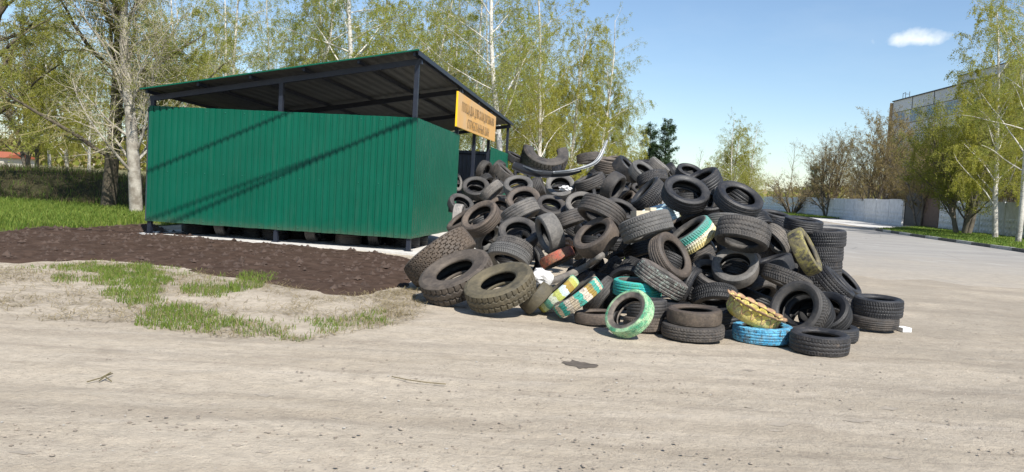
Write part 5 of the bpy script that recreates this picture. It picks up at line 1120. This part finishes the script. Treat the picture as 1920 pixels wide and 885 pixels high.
# kind, picture column of the foot, depth, height, turn, name, label, group
TL = [
('old', 203, 28.2, 13.5, 2.1, 'tree', 'big crooked dark-trunked tree on the lawn left of the shelter', None),
('pale', 256, 26.2, 15.5, .4, 'tree', 'pale-barked bare twiggy tree standing just left of the shelter corner', None),
('old', -60, 31, 13, 4.4, 'tree', 'dark tree at the left edge of the photo whose limbs reach in from outside', None),
('vase_b', 60, 46, 10, .3, 'tree', 'thin olive tree beyond the bank at far left', 'trees beyond the bank'),
('weeping', 128, 52, 11, 2.3, 'birch_tree', 'yellow-green drooping tree beyond the bank between the left edge and the dark trunk', 'trees beyond the bank'),
('birch_b', 345, 52, 17, 1.2, 'birch_tree', 'slim birch above the low left end of the shelter roof', 'birches behind the shelter'),
('birch_c', 425, 47, 16, 2.2, 'birch_tree', 'two-stemmed birch above the left half of the shelter roof', 'birches behind the shelter'),
('birch_b', 505, 60, 17, 3.2, 'birch_tree', 'distant birch left of the white trunk above the middle of the roof', 'birches behind the shelter'),
('birch_a', 572, 42, 18, .2, 'birch_tree', 'birch with clear white trunk rising above the middle of the roof', 'birches behind the shelter'),
('birch_a', 650, 38, 18, 4.2, 'birch_tree', 'birch with thick white trunk above the right half of the roof', 'birches behind the shelter'),
('weeping', 715, 50, 14, 3.3, 'birch_tree', 'bright yellow-green drooping birch above the high roof corner', 'birches behind the shelter'),
('birch_b', 775, 47, 17, 5.1, 'birch_tree', 'birch right behind the high roof corner', 'birches behind the shelter'),
('birch_c', 838, 58, 17, .9, 'birch_tree', 'far two-stemmed birch above the orange sign', 'birches behind the shelter'),
('birch_c', 885, 46, 16, 3.9, 'birch_tree', 'two-stemmed birch right of the orange sign', 'birches behind the shelter'),
('birch_a', 938, 40, 19, 2.4, 'birch_tree', 'tall birch with long white trunk just right of the shelter', 'birches behind the shelter'),
('weeping', 985, 56, 13, .5, 'birch_tree', 'drooping birch above the half tyre', 'birches behind the heap'),
('birch_b', 1010, 46, 16, 2.8, 'birch_tree', 'slim pale birch above the bumper strip', 'birches behind the heap'),
('weeping', 1062, 50, 12.5, 4.1, 'birch_tree', 'dense yellow drooping birch in the middle of the group behind the heap', 'birches behind the heap'),
('birch_a', 1105, 55, 14.5, 5.6, 'birch_tree', 'birch reaching furthest right over the sky, behind the heap', 'birches behind the heap'),
('weeping', 1140, 56, 11.5, 1.5, 'birch_tree', 'yellow drooping birch at the right end of the group behind the heap', 'birches behind the heap'),
('weeping', 1020, 66, 11, 5.5, 'birch_tree', 'yellow birch deep behind the half tyre', 'birches behind the heap'),
('birch_b', 1172, 70, 9.5, 1.1, 'birch_tree', 'small brownish birch beside the dark pine', 'birches behind the heap'),
('pine', 1238, 84, 9.6, .3, 'pine_tree', 'dark green pine at the right end of the birches', None),
('pine', 1214, 88, 9.4, 2.2, 'pine_tree', 'second pine half hidden left of the dark green pine', None),
('bare', 1306, 110, 8.8, 1., 'tree', 'thin bare tree against the sky right of the pine', None),
('birch_a', 1374, 78, 10.6, 1.9, 'birch_tree', 'lone birch with spreading white limbs beyond the right end of the heap', None),
('birch_c', 1350, 84, 8.4, .4, 'birch_tree', 'two-stemmed smaller birch touching the left side of the lone birch', None),
('weeping', 1366, 80, 9.4, 4.4, 'birch_tree', 'drooping yellow-green birch sharing the foot of the lone birch', None),
('weeping', 165, 38, 7, .9, 'tree', 'low bright yellow-green drooping tree on the bank left of the dark trunk', None),
('weeping', 1395, 92, 6.5, .4, 'birch_tree', 'low yellow-green tree beside the lone birch', None),
('weeping', 1345, 98, 6.5, 3.4, 'birch_tree', 'low yellow-green tree left of the lone birch', None),
('bare', 1474, 150, 13.5, 3., 'tree', 'thin tall bare birch over the far wall', None),
('pine', 1524, 165, 10, 3., 'pine_tree', 'small far reddish conifer over the wall', None),
('bush', 1484, 116, 6.6, .5, 'bush', 'wide low bare bush before the far wall', None),
('vase', 1552, 104, 12.2, 1.3, 'tree', 'round-crowned budding tree before the wall', 'budding trees by the wall'),
('vase_b', 1632, 90, 13.6, 2.1, 'tree', 'upright budding tree left of the black gate', 'budding trees by the wall'),
('vase', 1606, 135, 9.5, 3.7, 'tree', 'budding tree behind the wall between the round and the upright trees', 'budding trees behind the wall'),
('vase', 1690, 98, 11.0, 5.3, 'tree', 'brown budding tree behind the black gate', 'budding trees behind the wall'),
('vase', 1738, 84, 11, .8, 'tree', 'brown budding tree behind the brown door', 'budding trees behind the wall'),
('dense', 1803, 56, 11.2, .6, 'tree', 'dense green multi-stemmed tree on the verge before the wall', None),
('dense', 1872, 66, 14, 2.6, 'tree', 'green tree behind the wall near the right edge', None),
('dense', 1765, 76, 10, 2.0, 'tree', 'tall olive tree behind the wall below the office block', 'budding trees behind the wall'),
('weeping', 1330, 95, 6.2, 1.4, 'birch_tree', 'small yellow drooping tree at the foot of the bare tree', None),
('weeping', 1412, 90, 5.6, 2.4, 'birch_tree', 'small yellow drooping tree right of the lone birch foot', None),
('birch_c', 1402, 80, 9.6, 2.7, 'birch_tree', 'two-stemmed birch touching the right side of the lone birch', None),
('vase_b', 1722, 72, 9, 3.9, 'tree', 'budding tree crowding over the brown door from behind', 'budding trees behind the wall'),
('birch_a', 1908, 44, 17.5, 3.5, 'birch_tree', 'birch with long white limbs at the right edge', None),
('weeping', 1866, 50, 15.5, 1.2, 'birch_tree', 'drooping birch whose hanging sprays fill the upper right corner', None),
('weeping', 95, 44, 9, 3.0, 'birch_tree', 'yellow-green drooping tree beyond the bank next to the left edge tree', 'trees beyond the bank'),
('weeping', 300, 46, 11, 2.0, 'birch_tree', 'yellow-green drooping tree right behind the shelter corner', 'birches behind the shelter'),
('weeping', 395, 60, 14, 4.0, 'birch_tree', 'yellow-green drooping tree above the low third of the roof', 'birches behind the shelter'),
('weeping', 610, 60, 16, 2.0, 'birch_tree', 'yellow-green drooping birch between the two white trunks above the roof', 'birches behind the shelter'),
('weeping', 800, 62, 16, 0.3, 'birch_tree', 'yellow-green drooping birch far behind the high roof corner', 'birches behind the shelter'),
('weeping', 915, 64, 13, 5.3, 'birch_tree', 'yellow drooping birch deep behind the right end of the shelter', 'birches behind the shelter'),
]
for kind, px, d, h, rz, name, lab, grp in TL:
    x, y = base_at(px, d); tm, cm, top = TREE[kind]; s = h / top
    t = empty(name, (x, y, ground_z(x, y)), rz); t.scale = (s, s, s); tag(t, lab, 'bush' if name == 'bush' else 'tree', grp); ob('trunk', tm, t); ob('crown', cm, t)
# far woods along the horizon: one mass
r0 = np.random.default_rng(91); n = 26000; x = -330 + 560 * r0.random(n); y = 240 + 60 * r0.random(n); hh = 5 + 8 * fbm(x * .02, 0 * x, 92) + 2.5 * (fbm(x * .15, 0 * x, 93) - .5); hh = hh * np.clip((np.abs(x - 70) + 10) / 60, .55, 1); z = hh * r0.random(n) ** .7
s = .5 + .9 * r0.random(n); a = r0.normal(0, 1, (n, 3)); a /= np.linalg.norm(a, axis=1, keepdims=True); b = np.cross(a, r0.normal(0, 1, (n, 3))); b /= np.linalg.norm(b, axis=1, keepdims=True); C = np.stack([x, y, z], -1); s = s[:, None]
V = np.stack([C - a * s, C + b * s * .7, C + a * s, C - b * s * .7], 1).reshape(-1, 3); q = np.arange(n * 4).reshape(n, 4); mi = (r0.random(n) < .5)
tag(ob('woods', mesh('woods', V, [(q[mi], 0), (q[~mi], 1)], [M['lf_brown'], M['lf_ol']])), 'far band of budding woods along the horizon', None, None, 'stuff')

# ------------------------------------------------------------------ wall, gate, office block, far house
M['wallgrey'] = simple('fence_concrete', (.76, .76, .76), .92, (.6, .6, .595), 2.2, .4, rand=True)
def fence_pt(px):
    a = (px - 960) / 1500
    for (x0, y0), (x1, y1) in zip(FEN[:-1], FEN[1:]):
        f0 = x0 - a * y0; f1 = x1 - a * y1
        if f0 * f1 <= 0: k = f0 / (f0 - f1); return np.array([x0 + (x1 - x0) * k, y0 + (y1 - y0) * k])
    return np.array(FEN[0])
def cum():
    P = np.array(FEN); return P, np.concatenate([[0], np.cumsum(np.linalg.norm(np.diff(P, axis=0), axis=1))])
FP_, FS_ = cum()
def fs(p):
    best = None
    for i_ in range(len(FP_) - 1):
        d = FP_[i_ + 1] - FP_[i_]; L_ = np.linalg.norm(d); t_ = np.clip((p - FP_[i_]) @ d / L_ ** 2, 0, 1); e_ = np.linalg.norm(FP_[i_] + d * t_ - p)
        if best is None or e_ < best[0]: best = (e_, FS_[i_] + t_ * L_)
    return best[1]
def fat(s): i_ = min(len(FP_) - 2, max(0, int(np.searchsorted(FS_, s) - 1))); d = FP_[i_ + 1] - FP_[i_]; d = d / np.linalg.norm(d); return FP_[i_] + d * (s - FS_[i_]), d
def wall(s0, s1, lab):
    p, _ = fat(s0); root = empty('concrete_wall', (p[0], p[1], 0)); tag(root, lab, 'wall'); n = max(1, int(round((s1 - s0) / 4.0)))
    for k in range(n):
        a, d = fat(s0 + (s1 - s0) * k / n); b, _ = fat(s0 + (s1 - s0) * (k + 1) / n); d = (b - a) / np.linalg.norm(b - a); nn = np.array([-d[1], d[0]]); hh = 2.45 + random.uniform(-.04, .04); a = a - p; b = b - p
        Mx = np.array([[d[0], nn[0], 0], [d[1], nn[1], 0], [0, 0, 1]]); L_ = np.linalg.norm(b - a); c = (a + b) / 2
        mb = MB(); mb.box((c[0], c[1], hh / 2), (L_ - .14, .12, hh), Mx); mb.box((c[0], c[1], hh + .03), (L_ - .10, .18, .08), Mx)
        nx = 7
        for r_ in range(3):
            for q in range(nx):
                cc = np.array([c[0], c[1], .35 + r_ * .42]) + Mx @ np.array([(q - (nx - 1) / 2) * L_ * .13, .06, 0]); sx_, sz_ = .2, .15
                V = [cc + Mx @ np.array(v) for v in ((-sx_, 0, -sz_), (sx_, 0, -sz_), (sx_, 0, sz_), (-sx_, 0, sz_), (-.04, .07, 0), (.04, .07, 0))]
                mb.add(V, [(0, 1, 5, 4), (1, 2, 5), (2, 3, 4, 5), (3, 0, 4)])
        o = mb.build('panel', M['wallgrey'], root)
        mb = MB(); mb.box((a[0], a[1], hh / 2 - .02), (.14, .22, hh + .02), Mx); mb.build('post', M['wallgrey'], root)
g0, g1, g2 = fs(fence_pt(1757)), fs(fence_pt(1725)), fs(fence_pt(1690))
wall(0, g0, 'grey concrete panel wall along the right, from the brown door to the right edge')
wall(g2 + .2, FS_[-1], 'long grey concrete panel wall beyond the black gate, running into the distance')
def leaf(name, s0, s1, h0, mat, lab, cat, tilt):
    a, d = fat(s0); b, _ = fat(s1); root = empty(name, (a[0], a[1], 0)); tag(root, lab, cat); v = b - a; L_ = np.linalg.norm(v); d = v / L_; nn = np.array([-d[1], d[0]]); Mx = np.array([[d[0], nn[0], 0], [d[1], nn[1], 0], [0, 0, 1]])
    mb = MB(); mb.box((v[0] / 2, v[1] / 2, h0 / 2 + .1), (L_ - .1, .04, h0), Mx); mb.build('leaf', mat, root)
    mb = MB()
    for e in (.06, L_ - .06): mb.box((d[0] * e, d[1] * e, h0 / 2 + .1), (.1, .1, h0 + .15), Mx)
    for z_ in (.25, h0): mb.box((v[0] / 2, v[1] / 2, z_), (L_ - .2, .075, .07), Mx)
    mb.build('frame', mat, root); return root
M['gateblack'] = simple('gate_black', (.016, .015, .016), .6, (.03, .026, .025), 3.); M['doorbrown'] = simple('door_brown', (.115, .075, .058), .75, (.15, .1, .075), 3.)
gt = leaf('metal_gate', g1 + .1, g2 - .2, 3.05, M['gateblack'], 'tall black sheet-metal gate in the concrete wall', 'gate', .1)
dr = leaf('metal_door', g0 + .1, g1 - .1, 2.6, M['doorbrown'], 'brown metal door leaf standing beside the black gate', 'door', .1)
# office block beyond the wall
BL = empty('office_block', (51.2, 111.5, 0)); tag(BL, 'grey panel office block with blue ribbon windows rising behind the trees', 'building')
bd_ = np.array([49.0 - 51.6, 55 - 110.5]); bL = np.linalg.norm(bd_); BL.rotation_euler = (0, 0, math.atan2(bd_[1], bd_[0]))    # local x along the facade towards the camera, local -y is the street side
M['bpanel'] = simple('facade_panel', (.76, .755, .745), .85, (.66, .655, .645), .5, .1); M['bdark'] = simple('facade_joint', (.10, .10, .105), .8); M['brick'] = simple('pier_brick', (.46, .30, .17), .9, (.38, .25, .15), 2.)
mg = NM('window_glass'); mg.set('Base Color', (.05, .09, .17, 1)); mg.set('Roughness', .08); mg.b.inputs['Specular IOR Level'].default_value = .8; M['glass'] = mg.m; M['wframe'] = simple('window_frame', (.62, .62, .62), .6)
HB = 16.3; mb = MB(); mb.box((bL / 2, 6.6, HB / 2), (bL, 12.6, HB)); mb.box((bL / 2, 6.6, HB + .06), (bL + .2, 12.9, .12), m=1); mb.build('wall', [M['bpanel'], M['bdark']], BL)
mb = MB(); mb.box((15 + (bL - 15) / 2, 6, HB + .75), (bL - 15, 9, 1.35)); mb.box((15 + (bL - 15) / 2, 6, HB + 1.47), (bL - 14.8, 9.2, .1), m=1); mb.build('roof_storey', [M['bpanel'], M['bdark']], BL)
mb = MB(); mb.box((-.12, .25, HB / 2), (.22, .6, HB - .3)); mb.build('corner_pier', M['brick'], BL)
mb = MB()
for q in (2.2, 3.0, 4.2): 
    mb.box((q, .6, HB + .5), (.06, .06, .9))
mb.beam((2.2, .6, HB + .9), (3.0, .6, HB + .95), .05, .05); mb.beam((3.0, .6, HB + .75), (4.2, .6, HB + .6), .05, .05); mb.build('roof_rail', M['bdark'], BL)
# wall cladding: panel joints, ribbon windows
mb = MB()
for k in range(5):
    z0 = HB - 1.6 - 3.3 * k
    mb.box((bL / 2, .262, z0 + .02), (bL, .04, .07)); mb.box((bL / 2, .262, z0 - 1.72), (bL, .04, .05))
for q in np.arange(6.0, bL, 6.0):
    mb.box((q, .262, HB - .8), (.08, .04, 1.55))
mb.build('panel_joint', M['bdark'], BL)
for k in range(4):
    z0 = HB - 1.6 - 3.3 * k
    for q in np.arange(1.0, 36, 4.7):
        f = MB(); f.box((q + 1.5, .26, z0 - .86), (3.0, .1, 1.55)); w_ = f.build('window', M['wframe'], BL); g = MB()
        for c in range(4): g.box((q + .41 + c * .727, .2, z0 - .86), (.66, .03, 1.42))
        g.build('pane', M['glass'], w_)
# low house far left
HS = empty('house', (-103, 150, 0), R(-8)); tag(HS, 'low house with red roof far beyond the bank at the left edge', 'house'); mb = MB(); mb.box((0, 4, 1.6), (16, 8, 3.2)); mb.build('wall', simple('house_plaster', (.55, .5, .43), .9), HS)
mb = MB(); V = [(-8.5, -.5, 3.1), (8.5, -.5, 3.1), (8.5, 8.5, 3.1), (-8.5, 8.5, 3.1), (-8.5, 4, 5.2), (8.5, 4, 5.2)]; mb.add(V, [(0, 1, 5, 4), (2, 3, 4, 5), (0, 4, 3), (1, 2, 5), (0, 3, 2, 1)]); mb.build('roof', simple('red_roof', (.33, .10, .05), .85), HS)
for q in (-5, -1.5, 2, 5.5):
    f = MB(); f.box((q, -.02, 1.8), (1.3, .1, 1.3)); w_ = f.build('window', M['wframe'], HS); g = MB(); g.box((q, -.08, 1.8), (1.1, .03, 1.1)); g.build('pane', M['glass'], w_)
HS.scale = (1, 1, .55)
WH = empty('storage_hut', (44.5, 70, 0), R(5)); tag(WH, 'small white hut just behind the wall right of the brown door', 'hut'); mb = MB(); mb.box((0, 0, 1.6), (2.5, 9, 3.2)); mb.build('wall', simple('hut_white', (.72, .72, .7), .8), WH); mb = MB(); mb.box((0, 0, 3.25), (2.9, 9.4, .12)); mb.build('roof', M['bdark'], WH)
